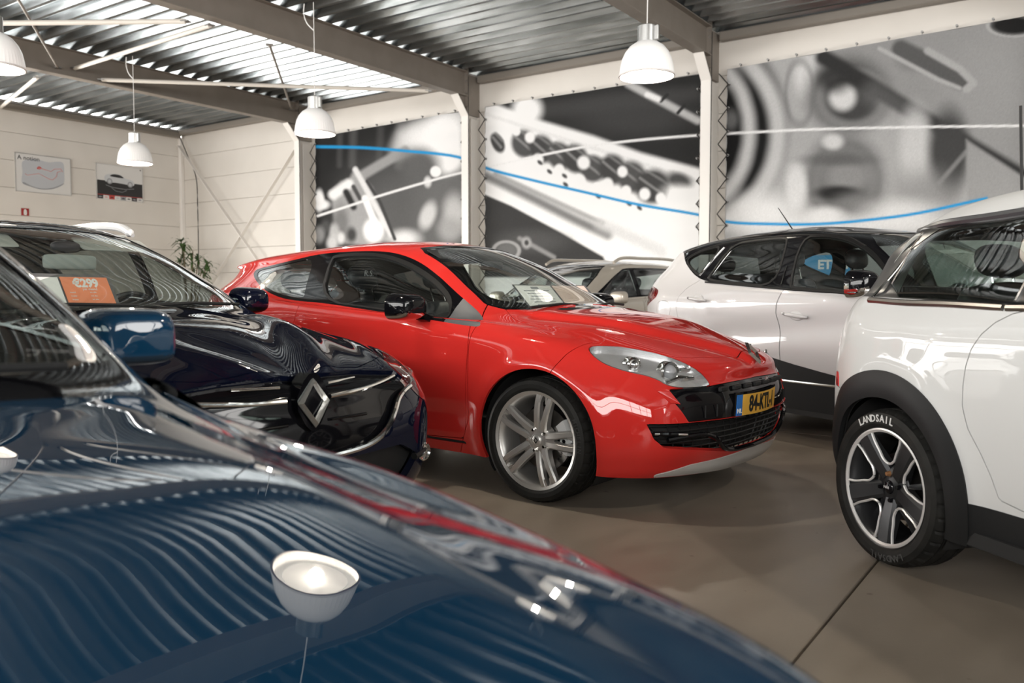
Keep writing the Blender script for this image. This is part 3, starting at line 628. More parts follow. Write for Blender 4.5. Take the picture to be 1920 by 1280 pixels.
# ---------------- plant in the corner ----------------
def plant():
    t = empty('potted_plant', (-16.9, 11.6, 0)); tag(t, 'leafy green potted plant in the corner behind the dark car', 'plant')
    MB().lathe([(0, 0), (.20, 0), (.26, .5), (.28, .52), (.27, .55), (.23, .5), (0, .48)], 28).build('pot', mat('grey_pot', (.2, .2, .2), .6), t)
    M_leaf = noise_col(mat('leaf_green', rough=.5), (.02, .05, .012), (.06, .12, .03), 9, 2); M_stem = mat('stem_brown', (.12, .09, .05), .8)
    rg = np.random.default_rng(3); tops = [(-.42, .1, 2.28), (-.12, -.05, 2.15), (.2, .1, 1.85), (.48, 0, 1.6), (.0, .1, 1.75), (-.3, 0, 1.9), (.3, -.1, 2.0), (.62, .05, 1.75)]
    for tp in tops:
        st = MB().tube(spline([(tp[0] * .15, tp[1] * .2, .45), (tp[0] * .5, tp[1] * .6, 1.1), tp], 5, False), np.linspace(.022, .012, 11), 6).build('stem', M_stem, t)
        for k in range(26):
            a = rg.uniform(0, 2 * math.pi); el = rg.uniform(-.5, 1.1); L = rg.uniform(.2, .34); zz = tp[2] - abs(rg.normal(0, .14)); b = np.array([tp[0], tp[1], zz])
            d = np.array([math.cos(a) * math.cos(el), math.sin(a) * math.cos(el), math.sin(el)]); s = np.cross(d, [0, 0, 1]); s /= np.linalg.norm(s); w = .022
            q = [b, b + d * L * .4 + s * w, b + d * L * .4 - s * w, b + d * L * .8 + s * w * .7 - [0, 0, .04], b + d * L * .8 - s * w * .7 - [0, 0, .04], b + d * L - [0, 0, .09]]
            mesh_obj('leaf', q, [(0, 1, 2), (1, 3, 4, 2), (3, 5, 4)], M_leaf, t, 0)
plant()
# control nets: 12 rows x 14 columns of (x, y, z); x forward, y to the side, z up
def net(s): return np.array([[float(v) for v in l.split()] for l in s.strip().splitlines()]).reshape(-1, 14, 3)
RED_NET = net('''
2.08 0 0.17  2.03 0.42 0.17  1.86 0.74 0.175  1.66 0.84 0.18  1.318 0.86 0.19  0.93 0.85 0.19  0.45 0.84 0.19  -0.1 0.84 0.19  -0.8 0.85 0.19  -1.318 0.86 0.2  -1.72 0.84 0.24  -1.98 0.68 0.26  -2.07 0.38 0.27  -2.09 0 0.27
2.14 0 0.28  2.1 0.44 0.28  1.93 0.77 0.28  1.68 0.88 0.29  1.318 0.9 0.3  0.92 0.875 0.29  0.45 0.862 0.28  -0.1 0.862 0.28  -0.8 0.875 0.29  -1.318 0.9 0.31  -1.74 0.87 0.34  -2.02 0.71 0.38  -2.11 0.4 0.38  -2.13 0 0.38
2.17 0 0.46  2.13 0.44 0.46  1.96 0.77 0.46  1.68 0.885 0.47  1.318 0.915 0.48  0.92 0.895 0.48  0.45 0.885 0.48  -0.1 0.885 0.48  -0.8 0.895 0.48  -1.318 0.92 0.5  -1.74 0.885 0.52  -2.03 0.72 0.54  -2.12 0.4 0.54  -2.14 0 0.54
2.14 0 0.63  2.09 0.42 0.63  1.91 0.74 0.64  1.64 0.868 0.655  1.318 0.91 0.67  0.92 0.9 0.67  0.45 0.898 0.68  -0.1 0.9 0.69  -0.8 0.905 0.7  -1.318 0.915 0.72  -1.74 0.875 0.75  -2.01 0.7 0.76  -2.09 0.4 0.76  -2.1 0 0.76
2.07 0 0.755  2 0.38 0.755  1.8 0.66 0.765  1.58 0.8 0.8  1.318 0.865 0.83  0.92 0.885 0.85  0.45 0.89 0.86  -0.1 0.893 0.88  -0.8 0.895 0.91  -1.318 0.89 0.95  -1.74 0.83 0.98  -1.97 0.66 0.99  -2.04 0.38 0.99  -2.05 0 0.99
1.6 0 0.905  1.57 0.32 0.9  1.5 0.57 0.885  1.38 0.7 0.875  1.2 0.78 0.89  0.95 0.83 0.91  0.45 0.865 0.935  -0.1 0.87 0.965  -0.8 0.865 1.005  -1.318 0.84 1.04  -1.76 0.78 1.06  -1.97 0.62 1.07  -2.03 0.36 1.07  -2.04 0 1.07
1.08 0 0.985  1.06 0.3 0.98  0.99 0.55 0.97  0.9 0.7 0.96  0.8 0.765 0.955  0.66 0.795 0.96  0.3 0.81 0.975  -0.15 0.815 1  -0.8 0.8 1.04  -1.24 0.775 1.1  -1.66 0.72 1.12  -1.9 0.58 1.13  -1.97 0.35 1.13  -1.98 0 1.13
0.78 0 1.13  0.76 0.28 1.125  0.7 0.51 1.11  0.62 0.64 1.1  0.5 0.7 1.1  0.38 0.72 1.11  0.12 0.735 1.13  -0.25 0.74 1.15  -0.8 0.735 1.155  -1.22 0.71 1.19  -1.6 0.655 1.195  -1.85 0.53 1.19  -1.92 0.33 1.19  -1.93 0 1.19
0.46 0 1.28  0.45 0.26 1.275  0.4 0.47 1.26  0.32 0.575 1.245  0.2 0.62 1.25  0.08 0.635 1.265  -0.1 0.65 1.285  -0.38 0.655 1.295  -0.8 0.65 1.29  -1.2 0.635 1.29  -1.58 0.59 1.272  -1.84 0.49 1.255  -1.91 0.31 1.255  -1.92 0 1.26
0.22 0 1.375  0.2 0.24 1.37  0.14 0.43 1.355  0.05 0.52 1.345  -0.05 0.55 1.355  -0.15 0.565 1.365  -0.27 0.575 1.372  -0.48 0.58 1.372  -0.82 0.575 1.366  -1.22 0.56 1.35  -1.62 0.53 1.322  -1.93 0.45 1.29  -2.05 0.29 1.292  -2.08 0 1.295
0 0 1.42  -0.02 0.2 1.416  -0.06 0.33 1.408  -0.12 0.38 1.405  -0.2 0.4 1.41  -0.28 0.41 1.415  -0.38 0.41 1.417  -0.52 0.41 1.415  -0.82 0.41 1.404  -1.14 0.4 1.39  -1.48 0.38 1.365  -1.72 0.33 1.335  -1.82 0.21 1.332  -1.86 0 1.332
-0.2 0 1.435  -0.21 0 1.435  -0.23 0 1.435  -0.26 0 1.435  -0.3 0 1.435  -0.36 0 1.435  -0.43 0 1.434  -0.55 0 1.431  -0.8 0 1.424  -1.05 0 1.41  -1.3 0 1.392  -1.46 0 1.378  -1.54 0 1.37  -1.58 0 1.366
''')
def derive(T, rows):
    """other bodies from the same column layout: per row nose x, tail x, height at nose, middle and tail, half width"""
    D = T.copy()
    for r, (xf, xr, z0, z7, z13, w) in enumerate(rows):
        a, b = T[r, 0, 0], T[r, -1, 0]; D[r, :, 0] = xr + (T[r, :, 0] - b) * (xf - xr) / (a - b)
        ym = T[r, :, 1].max(); D[r, :, 1] = T[r, :, 1] * (w / ym if ym > 0 else 1)
        D[r, :, 2] = T[r, :, 2] + np.interp(np.arange(14), [0, 7, 13], [z0 - T[r, 0, 2], z7 - T[r, 7, 2], z13 - T[r, 13, 2]])
    return D
NAVY_NET = derive(RED_NET, [(2.00, -2.0, .18, .19, .26, .79), (2.07, -2.05, .29, .30, .38, .825), (2.10, -2.07, .46, .48, .55, .845), (2.09, -2.05, .64, .68, .76, .85), (2.01, -2.01, .785, .88, .98, .845), (1.58, -1.95, .935, .955, 1.08, .825),
    (1.02, -1.87, 1.012, 1.005, 1.13, .785), (.72, -1.82, 1.155, 1.165, 1.22, .73), (.38, -1.79, 1.30, 1.31, 1.30, .665), (.12, -1.80, 1.39, 1.40, 1.37, .60), (-.08, -1.57, 1.44, 1.45, 1.42, .43), (-.28, -1.35, 1.455, 1.47, 1.44, 0)])
for r_, k_, p_ in ((4, 2, (1.85, .645, .782)), (4, 3, (1.66, .765, .822)), (3, 2, (1.97, .715, .655)), (3, 3, (1.73, .835, .67)), (2, 2, (1.98, .735, .47)), (2, 3, (1.74, .84, .475)), (1, 2, (1.94, .72, .29)), (1, 3, (1.70, .815, .30)), (0, 2, (1.86, .68, .18)), (0, 3, (1.66, .78, .185))): NAVY_NET[r_, k_] = p_
BLUE_NET = derive(RED_NET, [(2.40, -1.22, .18, .19, .26, .74), (2.48, -1.27, .28, .30, .38, .77), (2.52, -1.29, .44, .48, .55, .79), (2.52, -1.28, .58, .66, .76, .79), (2.46, -1.25, .68, .80, .95, .785), (1.85, -1.22, .845, .885, 1.02, .765),
    (1.08, -1.17, .945, .955, 1.06, .735), (.87, -1.12, 1.07, 1.10, 1.17, .68), (.60, -1.07, 1.205, 1.25, 1.27, .61), (.36, -1.02, 1.31, 1.335, 1.34, .55), (.15, -.85, 1.37, 1.385, 1.38, .40), (0, -.6, 1.395, 1.405, 1.40, 0)])
CAPT_NET = derive(RED_NET, [(2.08, -1.88, .22, .24, .30, .83), (2.14, -1.95, .34, .34, .42, .865), (2.17, -2.05, .52, .50, .60, .885), (2.13, -2.09, .72, .73, .82, .892), (2.05, -2.11, .88, .95, 1.05, .885), (1.55, -2.07, 1.0, 1.065, 1.15, .865),
    (1.08, -2.05, 1.07, 1.11, 1.22, .835), (.80, -1.98, 1.23, 1.26, 1.31, .775), (.52, -1.91, 1.39, 1.40, 1.41, .71), (.30, -1.88, 1.50, 1.515, 1.48, .645), (.05, -1.66, 1.55, 1.575, 1.53, .47), (-.15, -1.36, 1.575, 1.595, 1.56, 0)])
MINI_NET = derive(RED_NET, [(1.88, -1.84, .19, .20, .24, .79), (1.95, -1.89, .30, .30, .36, .825), (1.99, -1.91, .48, .48, .54, .842), (1.97, -1.905, .66, .70, .74, .842), (1.88, -1.88, .82, .90, .92, .825), (1.45, -1.85, .97, 1.0, 1.01, .795),
    (1.02, -1.83, 1.04, 1.035, 1.045, .765), (.83, -1.79, 1.16, 1.15, 1.16, .725), (.64, -1.73, 1.29, 1.28, 1.28, .68), (.50, -1.67, 1.375, 1.362, 1.358, .66), (.36, -1.56, 1.425, 1.442, 1.43, .565), (.1, -1.22, 1.455, 1.478, 1.455, 0)])
ESTATE_NET = derive(RED_NET, [(2.12, -2.2, .2, .21, .28, .82), (2.2, -2.26, .32, .32, .4, .85), (2.24, -2.28, .5, .5, .58, .87), (2.2, -2.27, .68, .7, .78, .875), (2.08, -2.25, .83, .9, .95, .865), (1.6, -2.22, .97, .99, 1.03, .84),
    (1.05, -2.18, 1.03, 1.02, 1.06, .79), (.76, -2.12, 1.18, 1.17, 1.19, .735), (.45, -2.05, 1.33, 1.32, 1.33, .675), (.22, -1.98, 1.42, 1.43, 1.42, .62), (0, -1.8, 1.465, 1.48, 1.465, .45), (-.2, -1.5, 1.485, 1.50, 1.485, 0)])
def blue_over(T):
    S = lambda r, k, x, y, z: T[r, k].__setitem__(slice(None), (x, y, z))
    S(4, 0, 2.52, 0, .735); S(4, 1, 2.49, .32, .735); S(4, 2, 2.40, .58, .745); S(4, 3, 2.14, .675, .758); S(4, 4, 1.70, .735, .79)
    S(5, 0, 1.90, 0, .845); S(5, 1, 1.88, .30, .845); S(5, 2, 1.82, .50, .84); S(5, 3, 1.70, .60, .824); S(5, 4, 1.40, .655, .842); S(5, 5, 1.05, .70, .872)
    S(3, 2, 2.42, .60, .60); S(3, 3, 2.14, .735, .63); S(2, 2, 2.42, .60, .45); S(2, 3, 2.14, .745, .46)
    T[:, :, 1] *= 1 - .07 * np.clip((.2 - T[:, :, 0]) / 1.2, 0, 1); T[:, :, :2] *= .96; T[3:, :, 2] = 1.085 + (T[3:, :, 2] - 1.085) * .96
    return T
# ---------------- car building ----------------
M_chrome = mat('chrome', (.80, .79, .77), .06, 1); M_satin = mat('satin_silver', (.56, .545, .52), .36, .75); M_gloss = mat('gloss_black', (.004, .004, .005), .06, spec=.36)
M_matt = mat('textured_black_plastic', (.012, .0125, .013), .5, spec=.22); M_inner = mat('dark_inner_structure', (.012, .012, .012), .8); M_rubber = mat('black_rubber', (.008, .008, .008), .6, spec=.2)
M_tyre = noise_col(mat('tyre_rubber', rough=.62, spec=.22), (.009, .009, .0085), (.016, .0155, .014), 14, 3); M_seat = noise_col(mat('black_leather', rough=.42), (.014, .015, .017), (.022, .023, .026), 40, 2, bump=.1)
M_trimgrey = mat('grey_cabin_plastic', (.018, .0185, .019), .6, spec=.25); M_disc = mat('brake_disc_steel', (.20, .19, .18), .35, 1); M_headlin = mat('pale_headlining', (.48, .49, .46), .8)
M_glass = glass('car_glass', (.80, .87, .84)); M_wsglass = glass('windscreen_glass', (.90, .95, .925), f0=.17); M_tint = glass('dark_tinted_glass', (.42, .46, .45)); M_lens = glass('clear_lens', (.95, .96, .96)); M_mirror = mat('mirror_silver', (.85, .87, .88), .02, 1)
M_redlens = glass('red_lens', (.62, .03, .03)); M_reflector = mat('lamp_reflector', (.78, .78, .78), .12, 1); M_redlamp = mat('red_lamp_body', (.42, .02, .018), .2, coat=.8)
def paint(name, col, metal=0., rough=.35, coat=1.): return mat(name, col, rough, metal, coat=coat, coat_rough=.012, spec=0.)
class Car:
    def __init__(s, name, label, pose, T, nu=260, nv=120, sculpt=None, cat='car'):
        s.root = empty(name, (pose[0], pose[1], 0), pose[2]); tag(s.root, label, cat, 'cars parked in the showroom'); s.k = Skin(body_grid(T, nu, nv))
        if sculpt: sculpt(s.k.V); s.k.recalc()
        s.c = s.k.cut
    def emit(s, labs, name, m, mode='both', thick=.010, off=0., parent=None, flip=False):
        k = s.k; f = k.F[np.isin(k.lab, labs)]
        if len(f) == 0: print('EMPTY PART', name); return []
        u, inv = np.unique(f, return_inverse=True); f = inv.reshape(-1, 3); V = k.V[u] + k.N[u] * off; N = k.N[u]
        e = np.concatenate([f[:, [0, 1]], f[:, [1, 2]], f[:, [2, 0]]]); key = np.sort(e, 1); _, ix, cnt = np.unique(key, axis=0, return_index=True, return_counts=True); b = e[ix[cnt == 1]]
        b = b[~((np.abs(V[b[:, 0], 1]) < 1e-5) & (np.abs(V[b[:, 1], 1]) < 1e-5))]
        if thick and len(b):
            p, q = V[b[:, 0]], V[b[:, 1]]; n0, n1 = N[b[:, 0]], N[b[:, 1]]; sn = np.cross(q - p, n0); sn /= np.linalg.norm(sn, axis=1, keepdims=True) + 1e-12
            o = len(V); m_ = len(b); V = np.concatenate([V, p, q, q - n1 * thick, p - n0 * thick]); N = np.concatenate([N, sn, sn, sn, sn]); r = np.arange(m_)
            f = np.concatenate([f, np.stack([o + r, o + 3 * m_ + r, o + 2 * m_ + r], 1), np.stack([o + r, o + 2 * m_ + r, o + m_ + r], 1)])
        mir = np.array([1, -1, 1]); par = parent or s.root; out = []
        def mk(VV, NN, FF): out.append(mesh_obj(name, VV, FF.astype(np.int32), m, par, 180, normals=NN))
        if mode == 'both': mk(np.concatenate([V, V * mir]), np.concatenate([N, N * mir]), np.concatenate([f, f[:, ::-1] + len(V)]))
        elif mode == 'half': mk(V * mir, N * mir, f[:, ::-1])
        else: mk(V * mir, N * mir, f[:, ::-1]); mk(V, N, f)
        return out
    def window(s, fn, lab, where, trim=.014, tlab=90, src=None):
        s.c(lambda V: fn(V) - trim, tlab, where, src); s.c(fn, lab, where, [tlab])
    def arch(s, xc, zc, r, where=lambda c, n: (np.abs(n[:, 1]) > .25) & (c[:, 2] < .8)):
        s.c(lambda V: np.hypot(V[:, 0] - xc, V[:, 2] - zc) - r, -2, where); s.arches = getattr(s, 'arches', []) + [(xc, zc, r)]
    def finish(s, y_in=.52, y_out=.85, gap_open=()):
        """inner shell behind the gaps, wheel arch liners and underbody"""
        labs = [l for l in np.unique(s.k.lab) if l != -2 and l not in gap_open]
        s.emit(labs, 'inner_structure', M_inner, 'both', 0, -.022)
        for (xc, zc, r) in s.arches:
            for sg in (-1, 1):
                a = np.linspace(R(-35), R(215), 40); ra = r + .004
                G = np.stack([np.stack([xc + ra * np.cos(a), np.full(40, sg * y), zc + ra * np.sin(a)], 1) for y in (y_out, y_in)]); keep = np.where(G[..., 2] > .12, G[..., 2], .12); G[..., 2] = keep
                mb = MB().grid(G); mb.prism([(xc + ra * math.cos(t), max(.12, zc + ra * math.sin(t))) for t in a], sg * y_in, sg * (y_in - .01), 'xz'); mb.build('wheel_arch_liner', M_inner, s.root)
        x0, x1 = s.arches[1][0], s.arches[0][0]; r = s.arches[0][2] + .02; mb = MB(); xmin, xmax = s.k.V[:, 0].min() + .25, s.k.V[:, 0].max() - .25
        mb.box(((xmin + xmax) / 2, 0, .235), (xmax - xmin, 1.0, .06)); mb.box(((x0 + x1) / 2, 0, .225), (x1 - x0 - 2 * r, 1.62, .05)); mb.build('underbody', M_inner, s.root, 0)
def half_sym(P): P = np.asarray(P, float); return np.concatenate([P, (P * [-1, 1])[::-1]])
def symx(P): P = np.asarray(P, float); return np.concatenate([P, (P * [1, -1])[::-1]])
def box_sub(name, c, d, m, parent, rx=0., ry=0., rz=0., bev=.3, sub=2):
    Mx = (Matrix.Rotation(rz, 3, 'Z') @ Matrix.Rotation(ry, 3, 'Y') @ Matrix.Rotation(rx, 3, 'X')); return MB().box(c, d, M=np.array(Mx), bev=min(d) * bev).build(name, m, parent, 180, sub=sub)
def seat(car, x, y, z=.24, m=None, tilt=20, scale=1., text=None, hr_z=0.):
    """front seat: cushion, backrest with bolsters, headrest on two posts"""
    m = m or M_seat; s = empty('front_seat', (x, y, z), parent=car); k = scale
    box_sub('cushion', (.02, 0, .16), (.50 * k, .44, .16), m, s, ry=R(-8)); 
    for sg in (-1, 1): box_sub('cushion_bolster', (.02, sg * .215, .20), (.46 * k, .10, .15), m, s, ry=R(-8))
    def bk(u, yy, d=0.): t = R(tilt); return (-.24 - math.sin(t) * u + math.cos(t) * d, yy, .18 + math.cos(t) * u + math.sin(t) * d)
    box_sub('backrest', bk(.31, 0), (.12, .40, .66), m, s, ry=R(-tilt))
    for sg in (-1, 1): box_sub('backrest_bolster', bk(.27, sg * .20, .035), (.16, .10, .52), m, s, ry=R(-tilt), rz=sg * R(-14))
    for sg in (-1, 1): MB().tube([bk(.60, sg * .065), bk(.76 + hr_z, sg * .065)], .007, 8).build('headrest_post', M_chrome, s)
    h = box_sub('headrest', bk(.79 + hr_z, 0, .01), (.11, .27, .18), m, s, ry=R(-tilt * .5), bev=.45)
    if text: text_obj('headrest_stitching', text, .06, mat('pale_stitch', (.5, .5, .5), .6), Vector(bk(.79 + hr_z, 0, .072)), Matrix.Rotation(R(-tilt * .5), 3, 'Y') @ RX, s, shear=.3)
    return s
def cabin(car, xd, zd, w=.68, seats=((-.18, .37), (-.18, -.37)), rear_x=-1.0, floor_z=.24, wheel_y=.37, m=None, dash=True, text=None, tilt=20, hr_z=0., rz=.30, rear_hr=True, flen=(-1.65, 1.25)):
    m = m or M_seat
    if dash:
        P = spline([(xd + .22, zd - .03), (xd - .05, zd), (xd - .22, zd + .012), (xd - .34, zd - .03), (xd - .38, zd - .12), (xd - .30, zd - .30), (xd - .2, zd - .45), (xd + .25, zd - .45)], 5); MB().prism(P, -w, w, 'xz').build('dashboard', M_trimgrey, car, 40)
        MB().prism(spline([(xd - .18, zd), (xd - .25, zd + .055), (xd - .33, zd + .045), (xd - .36, zd - .03), (xd - .2, zd - .05)], 4), wheel_y - .18, wheel_y + .18, 'xz').build('instrument_binnacle', M_trimgrey, car, 40)
        sw = empty('steering_wheel', (xd - .50, wheel_y, zd - .06), parent=car); th = np.linspace(0, 2 * math.pi, 33)[:-1]; t = R(24); pt = lambda r, a: (math.sin(t) * r * math.sin(a), r * math.cos(a), math.cos(t) * r * math.sin(a))
        MB().tube([pt(.178, a) for a in th], .015, 8, closed=True).build('wheel_rim', M_seat, sw); MB().lathe([(0, -.03), (.06, -.025), (.075, 0), (.07, .03), (0, .04)], 20, axis='x').build('hub', M_trimgrey, sw)
        for a in (R(0), R(180), R(270)): MB().tube([pt(.06, a), pt(.172, a)], .016, 8, flat=.5).build('spoke', M_satin, sw)
        MB().tube([(0, 0, 0), (.3, 0, -.10)], .035, 10).build('column', M_trimgrey, sw)
    for (x, y) in seats: seat(car, x, y, floor_z, m, text=text, tilt=tilt, hr_z=hr_z)
    b = empty('rear_seat', (rear_x, 0, floor_z), parent=car); box_sub('bench_cushion', (.12, 0, .2), (.5, 1.22, .2), m, b); box_sub('bench_backrest', (-.22, 0, .27 + rz), (.15, 1.22, .60), m, b, ry=R(-22))
    if rear_hr:
        for y in (-.36, .36): box_sub('rear_headrest', (-.36, y, .63 + rz), (.10, .25, .15), m, b, ry=R(-15), bev=.45); MB().tube([(-.33, y - .05, .5 + rz), (-.36, y - .05, .62 + rz)], .006, 6).tube([(-.33, y + .05, .5 + rz), (-.36, y + .05, .62 + rz)], .006, 6).build('headrest_posts', M_chrome, b)
    MB().box(((flen[0] + flen[1]) / 2, 0, floor_z - .02), (flen[1] - flen[0], 1.1, .03)).build('cabin_floor', M_inner, car, 0)
def rhombus(name, c, h, w, ring, depth, m, parent, rot=None):
    """faceted ring in the shape of an upright diamond, facing +x"""
    o = np.array([(0, h / 2), (w / 2, 0), (0, -h / 2), (-w / 2, 0)]); i = o * (1 - ring); md = o * (1 - ring * .5)
    i = i + np.array([(0, -h * .02), (0, 0), (0, h * .02), (0, 0)])
    V = [(0, *p) for p in o] + [(depth, *p) for p in md] + [(0, *p) for p in i]; F = []
    for k in range(4): q = (k + 1) % 4; F += [(k, q, 4 + q, 4 + k), (4 + k, 4 + q, 8 + q, 8 + k)]
    F += [(k, 8 + k, 8 + (k + 1) % 4, (k + 1) % 4) for k in range(4)]; mb = MB(); mb.add(V, F)
    M4 = Matrix.Translation(c) @ (rot.to_4x4() if rot else Matrix.Identity(4)); return mb.xf(np.array(M4)).build(name, m, parent, 0)
def door_mirror(car, x, y, z, sg, d, m_cap, m_low=None, glassm=None, stalk=True, low=.30, arm_x=.03, rot=0., boxy=.45):
    """shell mirror: rounded cap forward, flat glass facing back"""
    t = empty('door_mirror', (x, sg * y, z), parent=car); t.rotation_euler = (0, 0, sg * rot); dx, dy, dz = d; nu, nv = 40, 18; th = np.linspace(0, 2 * math.pi, nu, endpoint=False); V = []
    for j in range(nv):
        a = j / (nv - 1) * math.pi / 2; sc = math.cos(a) ** boxy; X = math.sin(a) * dx
        e = 2.7 + (.55 - boxy) * 6; cx = np.sign(np.cos(th)) * np.abs(np.cos(th)) ** (2 / e); sy = np.sign(np.sin(th)) * np.abs(np.sin(th)) ** (2 / e)
        V.append(np.stack([np.full(nu, X) - .25 * dx, cx * dy / 2 * sc * (1 - .06 * np.sin(th)) * 1. - sg * (0), sy * dz / 2 * sc - .1 * dz * sg * cx * sc * 0], 1))
    V = np.array(V); zl = -dz / 2 + low * dz
    def part(name, sel, m):
        mb = MB(); P = V.reshape(-1, 3); F = [(i * nu + k, i * nu + (k + 1) % nu, (i + 1) * nu + (k + 1) % nu, (i + 1) * nu + k) for i in range(nv - 1) for k in range(nu)]
        F = [f for f in F if sel(np.mean([P[q][2] for q in f]))]; mb.add(P, F); return mb.build(name, m, t, 180)
    if m_low: part('mirror_cap', lambda q: q > zl, m_cap); part('mirror_lower_shell', lambda q: q <= zl, m_low)
    else: part('mirror_cap', lambda q: True, m_cap)
    e = V[0] * [1, .97, .97]; MB().add(np.concatenate([V[0], e + [.008, 0, 0], [[-.25 * dx + .01, 0, 0]]]), [(k, (k + 1) % nu, nu + (k + 1) % nu, nu + k) for k in range(nu)]).build('mirror_rim', M_matt, t, 0)
    MB().add(np.concatenate([e * [1, .97, .97] + [.006, 0, 0]]), [list(range(nu))]).build('mirror_glass', M_mirror, t, 0)
    if stalk: MB().loft([[(arm_x + a, -sg * (dy * .36 + q * .09), -dz * .36 - q * .03 + b) for a, b in ((-.035, -.018), (.035, -.018), (.035, .02), (-.035, .02))] for q in (0, .6, 1.1)]).build('mirror_arm', M_gloss, t, 0)
    return t
def handle(car, x, y, z, sg, m, L=.2, ry=0.):
    t = empty('door_handle', (x, sg * y, z), parent=car); t.rotation_euler = (0, ry, 0); u = np.linspace(-1, 1, 13)
    MB().tube([(q * L / 2, sg * (.030 - .020 * abs(q) ** 3), .0) for q in u], .017 * (1 - .35 * np.abs(u) ** 4), 10, flat=.8).build('grip', m, t, 180)
    MB().lathe([(0, -.004), (.05, -.002), (.060, .004), (.062, .010)], 24, (0, 0, 0), 'y').xf(np.diag([1.05, -sg, .62, 1])).build('recess_cup', m, t, 180)
    MB().lathe([(0, .003), (.009, .002), (.009, -.004)], 12, (-L * .33, sg * .038, 0), 'y').build('lock', M_matt, t)
    return t
# ---- wheels: axle along y, outer face towards -y ----
def arc_text(body, r, size, a0, da, ydepth, m, parent, name='tyre_lettering', up=1):
    VV = []; FF = []; n = 0; mb = MB()
    for i, ch in enumerate(body):
        if ch == ' ': continue
        cu = bpy.data.curves.new('glyph', 'FONT'); cu.body = ch; cu.size = size; cu.extrude = .0006; cu.align_x = 'CENTER'; cu.align_y = 'CENTER'; cu.resolution_u = 2; cu.offset = size * .02
        t = bpy.data.objects.new('glyph', cu); COL.objects.link(t); me = bpy.data.meshes.new_from_object(t.evaluated_get(bpy.context.evaluated_depsgraph_get())); bpy.data.objects.remove(t)
        V = np.array([v.co[:] for v in me.vertices]); a = a0 - da * i
        # glyph x -> tangent (clockwise), y -> radial; seen from -y with x to the right
        ux = np.array([math.sin(a), -math.cos(a)]) * up; uy = np.array([math.cos(a), math.sin(a)]) * up
        P = np.array([math.cos(a), math.sin(a)]) * r; q = P + V[:, :1] * ux + V[:, 1:2] * uy
        mb.add(np.stack([q[:, 0], ydepth - V[:, 2], q[:, 1]], 1), [list(p.vertices) for p in me.polygons]); bpy.data.meshes.remove(me)
    return mb.build(name, m, parent, 0, fix=False)
def tyre(parent, Rt, Rr, w, tread=True):
    hw = w / 2; s = Rt - Rr
    prof = [(Rr - .012, -hw + .022), (Rr + .002, -hw + .008), (Rr + s * .25, -hw - .004), (Rr + s * .55, -hw - .006), (Rr + s * .8, -hw + .003), (Rt - .012, -hw + .016), (Rt - .004, -hw + .028), (Rt - .001, -hw + .045)]
    for y in (-.045, .0, .045): prof += [(Rt, y - .009), (Rt, y - .005), (Rt - .007, y - .004), (Rt - .007, y + .004), (Rt, y + .005), (Rt, y + .009)]
    prof += [(r, -y) for r, y in prof[7::-1]]; P = np.array(prof); n = 216; th = np.arange(n) * 2 * math.pi / n; rr = np.repeat(P[:, :1], n, 1)
    g = (np.arange(n) % 6 == 0)
    if tread:
        for j in list(range(5, 9)) + list(range(len(P) - 9, len(P) - 5)): rr[j, g] -= .006
    V = np.stack([rr * np.cos(th), np.repeat(P[:, 1:], n, 1), rr * np.sin(th)], 2).reshape(-1, 3)
    i, k = np.mgrid[0:len(P) - 1, 0:n]; k2 = (k + 1) % n; F = np.stack([i * n + k, i * n + k2, (i + 1) * n + k2, (i + 1) * n + k], -1).reshape(-1, 4)
    return mesh_obj('tyre', V, F, M_tyre, parent, 28)
def prong(r0, r1, o0, o1, w0, w1, y0, y1, th0, th1, n=9, bow=0., notch=False):
    """one spoke bar lofted outward along +x (later turned), sideways offset o, face depth y, thickness th"""
    S = []
    for q in np.linspace(0, 1, n):
        r = r0 + (r1 - r0) * q; e = q * q * (3 - 2 * q); o = o0 + (o1 - o0) * e; w = (w0 + (w1 - w0) * q) / 2; y = y0 + (y1 - y0) * q - bow * math.sin(q * math.pi); t = th0 + (th1 - th0) * q
        S.append([(r, y + t, o - w * 1.05), (r, y + .010, o - w), (r, y, o - w * .62), (r, y, o + w * .62), (r, y + .010, o + w), (r, y + t, o + w * 1.05)])
    return np.array(S)
def rotY(a): c, s = math.cos(a), math.sin(a); return np.array([[c, 0, -s, 0], [0, 1, 0, 0], [s, 0, c, 0], [0, 0, 0, 1.]])
def barrel(w, Rr, Rl, m, parent):
    hw = w / 2; P = [(Rl, -hw + .012), (Rr + .004, -hw + .004), (Rr + .006, -hw + .010), (Rl - .002, -hw + .022), (Rl - .012, -hw + .035), (Rl - .020, -hw + .06), (Rl - .030, -.01), (Rl - .03, hw - .03), (Rr, hw - .01)]
    return MB().lathe(P, 96, axis='y').build('rim_barrel', m, parent, 40)
